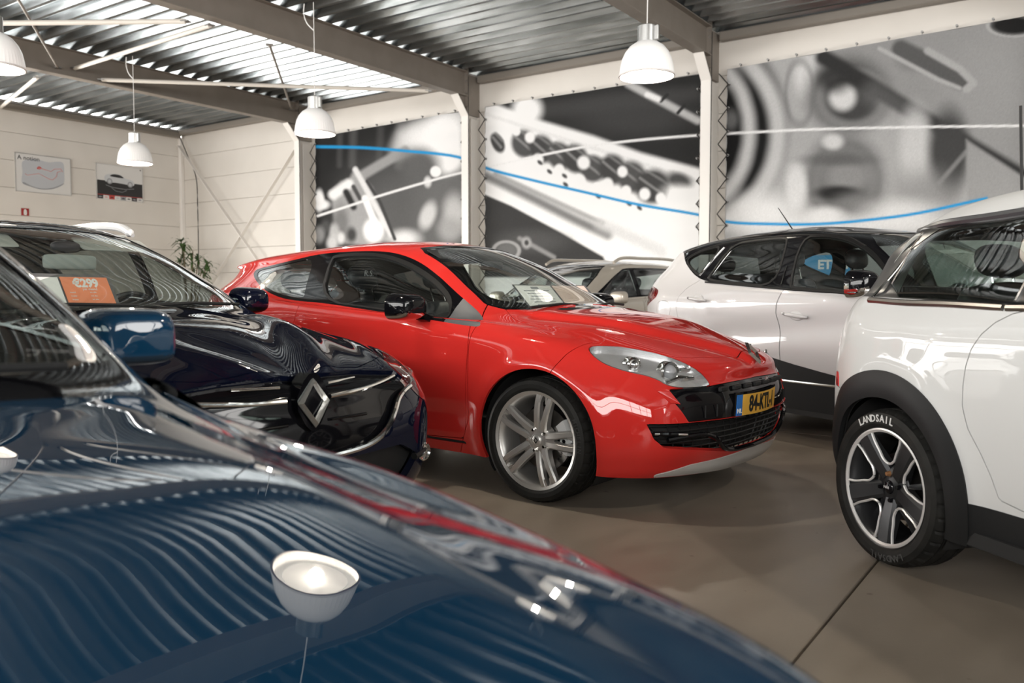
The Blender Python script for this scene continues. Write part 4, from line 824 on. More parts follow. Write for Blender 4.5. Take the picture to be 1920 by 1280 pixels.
def wheel_twin(car, x, y, z, Rt, Rr, w, m, a0=0., logo=True, lettering=None, caliper=True):
    t = empty('wheel', (x, y, z), parent=car); hw = w / 2; tyre(t, Rt, Rr, w); barrel(w, Rr, Rr - .012, m, t)
    for k in range(5):
        a = a0 + k * 2 * math.pi / 5; mb = MB()
        for sg in (-1, 1):
            mb.loft(prong(.055, Rr - .010, sg * .021, sg * .037, .040, .033, -hw + .030, -hw + .012, .05, .03, 10, .012))
            mb.loft([[(r, -hw + .013 + d, sg * (.037 + o) + s2 * .006) for r, d, o, s2 in ((q, 0, b, -1), (q, .0, b, 1), (q, .03, b, 1), (q, .03, b, -1))] for q, b in ((Rr - .05, -.016), (Rr - .008, -.024))])
        mb.loft(prong(.04, .105, 0, 0, .062, .034, -hw + .033, -hw + .036, .05, .03, 5))
        mb.xf(rotY(a)).build('spoke_pair', m, t, 30)
    MB().lathe([(0, -hw + .030), (.034, -hw + .030), (.042, -hw + .034), (.058, -hw + .033), (.078, -hw + .044), (.082, -hw + .09)], 40, axis='y').build('hub', m, t, 40)
    MB().lathe([(0, -hw + .019), (.022, -hw + .021), (.030, -hw + .026), (.031, -hw + .034)], 32, axis='y').build('centre_cap', M_satin, t, 60)
    if logo: rhombus('centre_badge', (0, 0, 0), .036, .027, .42, .004, M_gloss, t, Matrix.Rotation(R(-90), 3, 'Z')).location = (0, -hw + .020, 0)
    for k in range(5):
        a = a0 + (k + .0) * 2 * math.pi / 5 + .63; c = (.055 * math.cos(a), -hw + .030, .055 * math.sin(a))
        MB().lathe([(0, -.010), (.008, -.010), (.009, -.004), (.012, .004), (.013, .02)], 6, c, 'y').build('wheel_bolt', M_chrome, t, 30)
    MB().lathe([(.06, -.02), (.165, -.02), (.165, .004), (.06, .004)], 64, axis='y', closed=True).build('brake_disc', M_disc, t); MB().lathe([(0, -.045), (.05, -.045), (.075, -.03), (.075, .02)], 32, axis='y').build('brake_hub', M_trimgrey, t)
    if caliper:
        a = np.linspace(R(-30), R(30), 12); S = [[(r * math.cos(q), d, r * math.sin(q)) for r, d in ((.115, -.035), (.125, -.058), (.18, -.062), (.188, -.04), (.188, .03), (.115, .03))] for q in a]
        cal = MB().loft(S).build('brake_caliper', mat('caliper_silver', (.62, .62, .61), .35), t, 30); cal.rotation_euler = (0, R(-4), 0)
        MB().box((.186, -.04, 0), (.03, .05, .03), bev=.006).build('caliper_bridge', mat('caliper_silver'), t, 0)
        MB().lathe([(0, -.004), (.010, -.002), (.010, .0)], 12, (.152, -.062, -.005), 'y').build('caliper_plug', M_gloss, t, 0)
        if lettering: arc_text('brembo', .150, .020, R(-7), .115, -.0635, M_gloss, t, 'caliper_lettering')
    if lettering: arc_text(lettering, Rr + (Rt - Rr) * .45, .030, R(22), .075, -hw - .0058, mat('tyre_moulding', (.035, .035, .034), .45), t)
    return t
def place_wheels(car, proto, spots):
    """proto sits at the first spot; the others are copies, turned round for the far side"""
    for (x, y, z, far) in spots:
        c = copy_tree(proto, car); c.location = (x, y, z); c.rotation_euler = (0, R(37), math.pi if far else 0)
def plate(car, c, rot, text, w=.50, h=.108, bend=.0, parent=None):
    t = empty('licence_plate', c, parent=car); t.rotation_mode = 'QUATERNION'; t.rotation_quaternion = rot.to_quaternion()
    n = 17; ys = np.linspace(-w / 2, w / 2, n); xs = -bend * (ys / (w / 2)) ** 2
    def strip(y0, y1, z0, z1, d0, d1):
        q = np.linspace(y0, y1, n); b = -bend * (q / (w / 2)) ** 2; return [[(bb + d0, yy, z0), (bb + d0, yy, z1), (bb + d1, yy, z1), (bb + d1, yy, z0)] for bb, yy in zip(b, q)]
    MB().loft(strip(-w / 2 - .012, w / 2 + .012, -h / 2 - .012, h / 2 + .012, -.012, -.002)).build('plate_holder', M_gloss, t, 0)
    MB().loft(strip(-w / 2 + .048, w / 2, -h / 2, h / 2, -.004, .001)).build('plate_yellow_field', mat('plate_yellow', (.80, .45, .06), .35), t, 0)
    MB().loft(strip(-w / 2, -w / 2 + .045, -h / 2, h / 2, -.004, .001)).build('plate_blue_band', mat('plate_blue', (.02, .14, .45), .35), t, 0)
    def put(body, size, y, z, m, bold, sx): # seen from the front (+x), the reader's left is +y ... lettering runs along the plate
        k = len(body); cu = text_obj('plate_lettering', body, size, m, (0, 0, 0), RX, t, bold=bold, sx=sx); me = cu.data; V = np.zeros(len(me.vertices) * 3); me.vertices.foreach_get('co', V); V = V.reshape(-1, 3)
        yy = y + V[:, 0] * sx; P = np.stack([-bend * (yy / (w / 2)) ** 2 + .0015 + V[:, 2], yy, z + V[:, 1]], 1); me.vertices.foreach_set('co', P.ravel()); me.update(); cu.matrix_local = Matrix.Identity(4)
    put(text, .115, .022, -.002, mat('plate_black', (.01, .01, .01), .4), .0035, .74); put('NL', .032, -w / 2 + .023, -.03, mat('sign_white', (.85, .85, .83), .5), .001, 1)
    return t
up = lambda c, n: n[:, 2] > .3
side = lambda c, n: np.abs(n[:, 1]) > .3
fwd = lambda c, n: n[:, 0] > .25
def ss(a, b, x): t = np.clip((x - a) / (b - a), 0, 1); return t * t * (3 - 2 * t)
def flare(V, xc, zc, r, amp, s=.06):
    d = np.hypot(V[:, 0] - xc, V[:, 2] - zc); V[:, 1] += amp * np.exp(-((d - r - .02) / s) ** 2) * ss(.5, .7, V[:, 1]) * (1 - ss(.75, .9, V[:, 2]))
def surf(k, y, z, sgn=1, off=0.):
    """point of the nose (or tail) skin at lateral y, height z"""
    m = (k.N[:, 0] * sgn > .2); V = k.V[m]; d = (V[:, 1] - abs(y)) ** 2 + (V[:, 2] - z) ** 2; i = np.argsort(d)[:4]; w = 1 / (d[i] + 1e-6); p = (V[i] * w[:, None]).sum(0) / w.sum(); return np.array([p[0] + off * sgn, y, z])
# ================= red coupe =================
M_red = paint('red_paint', (.56, .027, .022), rough=.45)
def red_car():
    def sculpt(V):
        flare(V, 1.335, .322, .372, .016); flare(V, -1.318, .322, .372, .02)
        e = np.interp(V[:, 0], [.9, 1.05, 1.34, 1.7, 1.95, 2.1], [.56, .53, .44, .32, .16, .05]); m = ss(.95, 1.1, V[:, 0]) * ss(.66, .74, V[:, 2]); V[:, 2] += m * (.022 * ss(-.025, .025, e - V[:, 1]) - .010 * np.exp(-((V[:, 1] - e - .03) / .05) ** 2))
        V[:, 1] -= .014 * np.exp(-((V[:, 2] - .40) / .075) ** 2) * ss(-1.0, -.7, V[:, 0]) * (1 - ss(.75, .95, V[:, 0])) * ss(.5, .7, V[:, 1])
        V[:, 1] += .008 * np.exp(-((V[:, 2] - .70) / .05) ** 2) * ss(-1.6, -.7, V[:, 0]) * (1 - ss(.7, .95, V[:, 0])) * ss(.5, .7, V[:, 1])
        m = (V[:, 0] > 1.5) & (V[:, 2] > .2) & (V[:, 2] < .45); V[:, 0] += .012 * np.exp(-((V[:, 2] - .20) / .03) ** 2) * (V[:, 0] > 1.6)
    c = Car('red_coupe', 'glossy red sporty coupe with yellow plate in the middle of the showroom', (-3.64, 4.60, R(-3.8)), RED_NET, 330, 150, sculpt); k = c.k; g = .0022; root = c.root
    c.arch(1.335, .325, .372); c.arch(-1.318, .325, .372)
    DLO = chaikin([(-1.47, 1.245), (-1.19, 1.118), (-.92, 1.046), (-.66, 1.024), (-.46, 1.018), (.03, .975), (.3, .953), (.61, .925), (.80, .905), (.945, .895), (.86, .95), (.72, 1.022), (.57, 1.10), (.41, 1.185), (.22, 1.270), (.04, 1.325), (-.12, 1.350), (-.36, 1.357), (-.73, 1.350), (-.99, 1.312), (-1.25, 1.275)], 2)
    c.c(lambda V: sd_poly(SIDE(V), DLO), 90, lambda a, n: (n[:, 1] > .3) & (a[:, 2] > .85))
    QW = chaikin([(-1.40, 1.237), (-1.18, 1.136), (-.92, 1.066), (-.665, 1.044), (-.69, 1.10), (-.745, 1.325), (-.99, 1.292), (-1.2, 1.262)], 2)
    DW = chaikin([(-.47, 1.036), (.035, .995), (.3, .973), (.60, .945), (.66, .942), (.60, 1.035), (.43, 1.135), (.22, 1.225), (.02, 1.288), (-.15, 1.318), (-.36, 1.324), (-.53, 1.316), (-.545, 1.30)], 2)
    DWo = chaikin([(-.50, 1.028), (.035, .985), (.3, .963), (.60, .935), (.67, .93), (.62, 1.045), (.445, 1.15), (.235, 1.242), (.03, 1.306), (-.15, 1.337), (-.36, 1.343), (-.55, 1.335), (-.565, 1.31)], 2)
    c.c(lambda V: sd_poly(SIDE(V), QW), 12, None, [90]); c.c(lambda V: sd_poly(SIDE(V), DWo), 91, None, [90]); c.c(lambda V: sd_poly(SIDE(V), DW), 11, None, [91])
    c.c(lambda V: sd_poly(SIDE(V), [(.665, .87), (.665, 1.1), (1.1, .95), (1.1, .87)]), 36, None, [90])
    WS = half_sym([(0, 1.388), (.25, 1.381), (.43, 1.360), (.478, 1.325), (.535, 1.22), (.60, 1.10), (.635, 1.02), (.60, 1.0), (.30, .995), (0, .995)][:10])
    c.window(lambda V: sd_poly(FRONT(V), WS), 10, lambda a, n: (n[:, 0] > .15) & (a[:, 2] > .9) & (a[:, 0] > -.1), .012)
    RW = half_sym([(0, 1.24), (.3, 1.235), (.45, 1.22), (.52, 1.15), (.48, 1.09), (0, 1.08)]); c.window(lambda V: sd_poly(FRONT(V), RW), 13, lambda a, n: (n[:, 0] < -.2) & (a[:, 0] < -1.2), .012)
    H3 = np.array([[1.559, .777, .815], [1.646, .673, .817], [1.779, .576, .796], [1.929, .512, .754], [2.035, .482, .703], [2.087, .433, .628], [2.082, .459, .617], [1.987, .664, .622], [1.913, .702, .675], [1.777, .781, .704], [1.659, .813, .748]]); H2 = chaikin(AZ(45)(H3), 2)
    c.c(lambda V: sd_poly(AZ(45)(V), H2), 20, lambda a, n: (a[:, 0] > 1.4) & (a[:, 2] > .55), gap=.002)
    A = half_sym([(0, .635), (.30, .628), (.447, .619), (.67, .617), (.70, .59), (.627, .459), (.30, .457), (0, .455)]); c.c(lambda V: sd_poly(FRONT(V), A), 21, fwd, gap=.0015)
    B = half_sym([(0, .452), (.30, .454), (.627, .455), (.793, .456), (.775, .383), (.735, .338), (.60, .318), (.40, .288), (.25, .268), (0, .265)]); c.c(lambda V: sd_poly(FRONT(V), B), 22, fwd)
    BL = half_sym([(0, .258), (.13, .256), (.30, .25), (.55, .235), (.70, .197), (.70, .18), (.47, .176), (0, .16)]); c.c(lambda V: sd_poly(FRONT(V), BL), 23, lambda a, n: a[:, 0] > 1.6, gap=.001)
    BN = symx([(.93, 0), (.92, .3), (.86, .57), (1.03, .678), (1.17, .716), (1.3, .712), (1.56, .695), (1.66, .658), (1.78, .568), (1.93, .50), (1.98, .43), (2.04, .289), (2.072, .145), (2.078, 0)]); c.c(lambda V: sd_poly(TOP(V), BN), 30, lambda a, n: (n[:, 2] > .3) & (a[:, 2] > .6), [0], g)
    DR = chaikin([(.80, .262), (.845, .32), (.872, .69), (.88, .80), (.872, .88), (.84, .93), (.5, .96), (0, 1.0), (-.58, 1.03), (-.62, 1.02), (-.64, .9), (-.67, .6), (-.60, .35), (-.45, .262)], 1); c.c(lambda V: sd_poly(SIDE(V), DR), 31, lambda a, n: n[:, 1] > .3, [0], g)
    c.c(lambda V: sd_poly(SIDE(V), [(-1.2, .262), (.835, .262), (.835, .244), (-1.2, .244)]), 92, lambda a, n: n[:, 1] > .2, [0])
    c.c(lambda V: sd_poly(SIDE(V), [(1.2, .0), (1.40, .60), (1.444, .683), (1.507, .776), (1.56, .83), (2.4, 1.0), (2.4, -.1)]), 32, None, [0], g)
    c.c(lambda V: sd_poly(SIDE(V), [(.76, .15), (.872, .40), (.885, .80), (.90, .90), (.80, 1.02), (1.7, 1.0), (1.7, .15)]), 33, lambda a, n: (a[:, 1] > .5), [0], g)
    c.c(lambda V: sd_poly(SIDE(V), [(-1.55, .1), (-1.62, .70), (-2.3, .74), (-2.3, .1)]), 35, None, [0], g)
    c.c(lambda V: sd_poly(SIDE(V), chaikin([(-1.70, .98), (-1.86, 1.02), (-2.2, 1.03), (-2.2, .78), (-1.85, .82)], 1)), 25, lambda a, n: a[:, 1] > .35, [0], g)
    c.c(lambda V: sd_poly(FRONT(V), half_sym([(0, 1.5), (.50, 1.5), (.52, 1.05), (.40, .76), (0, .75)])), 34, lambda a, n: (a[:, 0] < -1.75), [0], g)
    c.c(lambda V: sd_poly(SIDE(V), [(-1.78, 1.2), (-1.80, 1.5), (-2.3, 1.5), (-2.3, 1.2)]), 37, None, [0, 34], g)
    c.emit([0], 'body_shell', M_red); c.emit([30], 'bonnet', M_red, thick=.02); c.emit([31], 'door', M_red, 'pair', .02); c.emit([32], 'front_bumper', M_red, thick=.03); c.emit([33], 'front_wing', M_red, 'pair', .02); c.emit([34], 'tailgate', M_red); c.emit([35], 'rear_bumper', M_red); c.emit([37], 'roof_spoiler', M_red, thick=.03)
    c.emit([92], 'sill_groove', M_matt, 'pair', 0, -.008); c.emit([90], 'window_surround', M_gloss, 'both', .012); c.emit([91], 'door_window_frame', M_rubber, 'pair', .012, .003); c.emit([36], 'mirror_triangle', mat('grey_plastic', (.07, .075, .08), .45), 'pair')
    c.emit([10], 'windscreen', M_wsglass, 'both', 0, -.003); c.emit([11], 'door_window', glass('red_car_side_glass', (.80, .85, .83)), 'pair', 0, -.010); c.emit([12], 'quarter_window', glass('red_car_quarter_glass', (.42, .46, .45)), 'pair', 0, -.003); c.emit([13], 'rear_window', M_tint, 'both', 0, -.004)
    c.emit([25], 'tail_lamp', M_redlamp, 'pair', .02)
    for h in c.emit([20], 'headlight', M_lens, 'pair', .004, .002): pass
    c.emit([20], 'headlight_bucket', mat('headlamp_inner', (.70, .70, .71), .22, .6), 'pair', 0, -.024); c.emit([20], 'headlight_bezel', mat('headlamp_inner'), 'pair', .028, -.0005); 
    # remove the bezel faces so only its deep rim stays
    for o in [o for o in root.children if o.name.startswith('headlight_bezel')]:
        bm = bmesh.new(); bm.from_mesh(o.data); n_sk = None; fs = [f for f in bm.faces if len({v.index for v in f.verts}) == 3]; nf = int(np.isin(k.lab, [20]).sum()); bm.faces.ensure_lookup_table(); bmesh.ops.delete(bm, geom=[bm.faces[i] for i in range(nf)], context='FACES'); bm.to_mesh(o.data); bm.free()
    for sg in (-1, 1):
        for (y, z, r, d) in ((.610, .690, .042, 1), (.715, .728, .030, 0)):
            p = surf(k, y, z); q = np.array([p[0] - .034, sg * (y - .012), z]); M4 = Matrix.Translation(q) @ Matrix.Rotation(sg * R(22), 4, 'Z')
            MB().lathe([(r, .0), (r * .95, .012), (r * .7, .028), (r * .4, .036), (0, .039)], 28, axis='x').xf(np.array(M4)).build('headlight_lens_ball', mat('lens_ball', (.35, .36, .38), .05, 0, spec=1.) if d else M_reflector, root, 180)
            MB().lathe([(r * 1.32, .010), (r * 1.2, .020), (r * 1.02, .012), (r, -.03), (r * 1.32, -.03)], 32, axis='x').xf(np.array(M4)).build('headlight_lens_ring', M_chrome, root, 60)
        for y, z in ((.545, .655), (.525, .70)):
            p = surf(k, y, z, 1, -.030) * [1, sg, 1]; MB().box(p, (.02, .075, .022), rz=sg * R(18), bev=.006).build('headlight_inner_fin', M_reflector, root, 0)
        pts = [surf(k, y, z, 1, -.028) * [1, sg, 1] for y, z in ((.50, .66), (.53, .66), (.575, .665), (.62, .655), (.655, .645))]; MB().tube(spline(pts, 4, False), .012, 8).build('headlight_strip', M_chrome, root)
    # nose: gloss panel, recessed mesh, lamp strips, washer caps
    c.emit([21], 'upper_grille_panel', M_gloss, 'both', .012, -.008); c.emit([22], 'lower_grille_recess', M_inner, 'both', .0, -.060); c.emit([23], 'front_splitter', mat('silver_grey_splitter', (.50, .49, .47), .38, coat=.3), 'both', .03, .004)
    for z in np.arange(.30, .45, .028):
        ym = np.interp(z, [.29, .32, .34, .38, .46], [.42, .60, .72, .76, .78]); MB().tube([surf(k, y, z, 1, -.035 - .00 * abs(y)) for y in np.linspace(-ym, ym, 41)], .0045, 6).build('grille_bar', M_matt, root)
    for y in np.arange(-.72, .73, .06):
        z0 = np.interp(abs(y), [.0, .4, .6, .74, .8], [.27, .29, .32, .345, .4]); MB().tube([surf(k, y + q * .05 * np.sign(y + .001), z, 1, -.036) for q, z in zip(np.linspace(0, 1, 6), np.linspace(z0, .452, 6))], .0040, 5).build('grille_bar', M_matt, root)
    # central chin frame
    for sg in (-1, 1):
        fr = spline([surf(k, sg * y, z, 1, -.006) for y, z in ((.72, .375), (.60, .388), (.50, .385), (.42, .35), (.36, .305), (.25, .278), (.0, .268))], 5, False); MB().tube(fr, .013, 8).build('grille_frame', M_gloss, root)
        st = [surf(k, sg * y, z, 1, -.006) for y, z in ((.772, .408), (.73, .405), (.68, .402), (.635, .398))]; MB().tube(st, [.011, .013, .013, .008], 8).build('running_light_bezel', M_gloss, root); MB().tube([p + [.007, 0, 0] for p in st], .007, 8).build('running_light', M_reflector, root)
        w = [surf(k, sg * y, z, 1, .002) for y, z in ((.732, .612), (.68, .610), (.655, .545), (.70, .552))]; N = np.array([.75, sg * .6, .1]); mb = MB(); mb.add([p for p in w] + [p + N * .006 for p in np.array(w) * .9 + np.mean(w, 0) * .1], [(4, 5, 6, 7), (0, 1, 5, 4), (1, 2, 6, 5), (2, 3, 7, 6), (3, 0, 4, 7)]).build('lamp_washer_cap', M_red, root, 0)
    for y in np.linspace(-.36, .36, 7): p = surf(k, y, .600, 1, -.002); MB().box(p, (.02, .085, .026), bev=.006).build('grille_slot', M_trimgrey, root, 0)
    for y in (-.52, -.44, .44, .52): p = surf(k, y, .50, 1, .0); MB().box(p, (.006, .004, .06)).build('panel_seam', M_trimgrey, root, 0)
    p = surf(k, 0, .752, 1, .0); rhombus('bonnet_badge', p + [.004, 0, .008], .145, .10, .36, .014, M_chrome, root, Matrix.Rotation(R(-38), 3, 'Y'))
    p = surf(k, .12, .612, 1, .008); text_obj('grille_lettering', 'RS', .04, M_chrome, Vector(p), RX, root, shear=.3)
    p = surf(k, 0, .51, 1, .016); plate(root, Vector((p[0] + .004, -.03, .508)), Matrix.Rotation(R(3), 3, 'Y'), '84-KTL-1', bend=.03)
    # mirrors, wipers, aerial strip
    for sg in (-1, 1):
        t = door_mirror(root, .50, 1.0, 1.005, sg, (.13, .25, .155), M_gloss, mat('mirror_chrome', (.55, .55, .55), .1, 1), low=.28)
    for y0, y1, x0, x1 in ((-.52, .10, 1.0, 1.015), (.12, .64, 1.02, .93)):
        MB().tube([(x0 + .02, y0, 1.01 - .01), ((x0 + x1) / 2 + .01, (y0 + y1) / 2, 1.016), (x1, y1, 1.012 - .01)], .009, 6).build('wiper', M_matt, root)
    # price sheet behind the windscreen
    sh = empty('price_sheet', (.76, .14, 1.050), parent=root); Mt = np.array((Matrix.Rotation(R(-4), 4, 'Z') @ Matrix.Rotation(R(-46), 4, 'Y')))
    MB().box((0, 0, 0), (.006, .74, .24), bev=.002).xf(Mt).build('sheet_board', mat('dark_grey_card', (.10, .10, .105), .5), sh, 0)
    for y, w, m in ((-.19, .34, mat('white_paper', (.90, .89, .87), .5)), (.17, .34, mat('pale_pink_paper', (.92, .70, .62), .5))): MB().box((.0045, y, 0), (.002, w, .215)).xf(Mt).build('sheet_page', m, sh, 0)
    for i, z in enumerate((.06, .035, .01, -.015, -.04, -.065)): MB().box((.006, -.19, z), (.001, .24 - .03 * (i % 3), .006)).xf(Mt).build('sheet_text_line', M_grey, sh, 0)
    MB().box((.006, -.19, .085), (.001, .07, .02)).xf(Mt).build('sheet_heading', M_grey, sh, 0)
    st = MB().box((.34, -.46, 1.13), (.10, .08, .002), bev=.0005).build('windscreen_sticker', mat('orange_print', (.75, .24, .10), .5), root, 0)
    cabin(root, .72, .955, .66, ((-.06, .36), (-.06, -.36)), -.98, text='R.S.', hr_z=.03)
    box_sub('interior_mirror', (.30, 0, 1.26), (.03, .22, .06), M_matt, root); box_sub('sun_visor', (.22, -.30, 1.325), (.14, .36, .012), M_trimgrey, root, ry=R(25))
    c.finish(gap_open=(10, 11, 12, 13, 20, 22))
    W = wheel_twin(root, 1.335, -.79, .325, .325, .252, .235, M_satin, lettering='MICHELIN'); W.rotation_euler = (0, R(-4), 0)
    place_wheels(root, W, [(1.335, .79, .325, True), (-1.318, -.79, .325, False), (-1.318, .79, .325, True)])
red_car()
# ================= shared cutting for the other cars =================
def std_cuts(c, T, xa, arch_r=.35, pillar=(-.28, -.20), zc=.31, rear_win=True, tlab=True, dlo_drop=.03, pil=.06, wtrim=.012):
    """wheel arches, glass, bonnet, doors and bumpers laid out from the control net"""
    k = c.k; g = .0022; xf_, xr_ = xa if isinstance(xa, tuple) else (xa, -xa); c.arch(xf_, zc, arch_r); c.arch(xr_, zc, arch_r)
    lo = T[6, 4:11][:, [0, 2]] + [0, .012]; hi = T[9, 4:11][:, [0, 2]] - [0, dlo_drop]; lo = lo[lo[:, 0] > hi[-1, 0] - .05]
    D = np.concatenate([lo, hi[::-1]]); D = chaikin(D, 1); c.DLO = D
    c.c(lambda V: sd_poly(SIDE(V), D), 90, lambda a, n: (n[:, 1] > .3) & (a[:, 2] > .8))
    inn = lambda V: sd_poly(SIDE(V), D) + .018
    xs = [9.] + [p for q in pillar for p in (q,)] + [-9.]
    cells = []
    pl = [(9, 9)] + list(c.pillars) + [(-9, -9)]
    for i in range(len(pl) - 1):
        x1, x0 = pl[i][1], pl[i + 1][0]; c.c(lambda V: np.maximum(inn(V), np.maximum(V[:, 0] - x1, x0 - V[:, 0])), 11 + i, None, [90])
    W = half_sym(np.concatenate([[(0, T[9, 0, 2] + .012)], T[9, 1:3][:, [1, 2]] + [(0, .01), (0, .004)], [(T[8, 3, 1] - pil, T[8, 3, 2])], [(T[7, 3, 1] - pil, T[7, 3, 2])], [(T[6, 3, 1] - pil, T[6, 3, 2] + .03)], [(T[6, 2, 1], T[6, 2, 2] + .012)], [(0, T[6, 0, 2] + .012)]]))
    c.window(lambda V: sd_poly(FRONT(V), W), 10, lambda a, n: (n[:, 0] > .12) & (a[:, 2] > T[6, 3, 2] - .02) & (a[:, 0] > -.2), wtrim)
    if rear_win:
        RW = half_sym([(0, T[9, 13, 2] - .05), (T[9, 11, 1] - .05, T[9, 11, 2] - .06), (T[6, 11, 1] - .06, T[6, 11, 2] + .03), (0, T[6, 13, 2] + .02)]); c.window(lambda V: sd_poly(FRONT(V), RW), 19, lambda a, n: (n[:, 0] < -.15) & (a[:, 0] < -.7), .012)
    B = symx(np.concatenate([[(T[6, 0, 0] - .08, 0)], T[6, 1:3][:, :2] - [(.09, 0), (.11, -.03)], [(T[5, 5, 0] - .02, T[5, 5, 1] - .10)], [(T[5, 4, 0], T[5, 4, 1] - .05)], [(T[5, 3, 0], T[5, 3, 1] - .015)], T[4, 2:3][:, :2] + [(-.03, -.03)], T[4, 1:2][:, :2], [(T[4, 0, 0] + .002, 0)]]))
    c.c(lambda V: sd_poly(TOP(V), B), 30, lambda a, n: (n[:, 2] > .3) & (a[:, 2] > T[4, 0, 2] - .06), [0], g)
def std_doors(c, edges, zlo, zhi, g=.0022):
    for i, (x0, x1) in enumerate(edges):
        P = chaikin([(x1, zlo), (x1 + .02, zlo + .35), (x1 - .01, zhi + .1), (x0 + .0, zhi + .2), (x0 - .02, zhi - .2), (x0 + .02, zlo)], 1); c.c(lambda V: sd_poly(SIDE(V), P), 40 + i, lambda a, n: n[:, 1] > .3, [0], g)
def std_emit(c, pm, glassm, root=None, ndoor=2, roof=None, trim=None):
    c.emit([0], 'body_shell', pm); c.emit([30], 'bonnet', pm, thick=.02); c.emit([90], 'window_surround', trim or M_gloss, 'both', .012); c.emit([10], 'windscreen', M_wsglass, 'both', 0, -.003)
    for i in range(len(c.pillars) + 1): c.emit([11 + i], 'side_window', glassm[min(i, len(glassm) - 1)], 'pair', 0, -.004)
    for i in range(ndoor): c.emit([40 + i], 'door', pm, 'pair', .02)
    c.emit([19], 'rear_window', M_tint, 'both', 0, -.004)
def std_lamps(c, H3, tail=None):
    H2 = chaikin(AZ(45)(np.array(H3)), 2); c.c(lambda V: sd_poly(AZ(45)(V), H2), 20, lambda a, n: (a[:, 0] > 1.3) & (n[:, 0] + n[:, 1] > .2), gap=.002)
    if tail is not None: c.c(lambda V: sd_poly(SIDE(V), chaikin(tail, 2)), 25, lambda a, n: (a[:, 0] < -.9) & (a[:, 1] > .4), gap=.0015)
def emit_lamps(c):
    c.emit([20], 'headlight', M_lens, 'pair', .004, .002); c.emit([20], 'headlight_bucket', mat('headlamp_inner', (.70, .70, .71), .22, .6), 'pair', 0, -.05)
    if (c.k.lab == 25).any(): c.emit([25], 'tail_lamp', M_redlens, 'pair', .004, .002); c.emit([25], 'tail_lamp_body', M_redlamp, 'pair', 0, -.02)
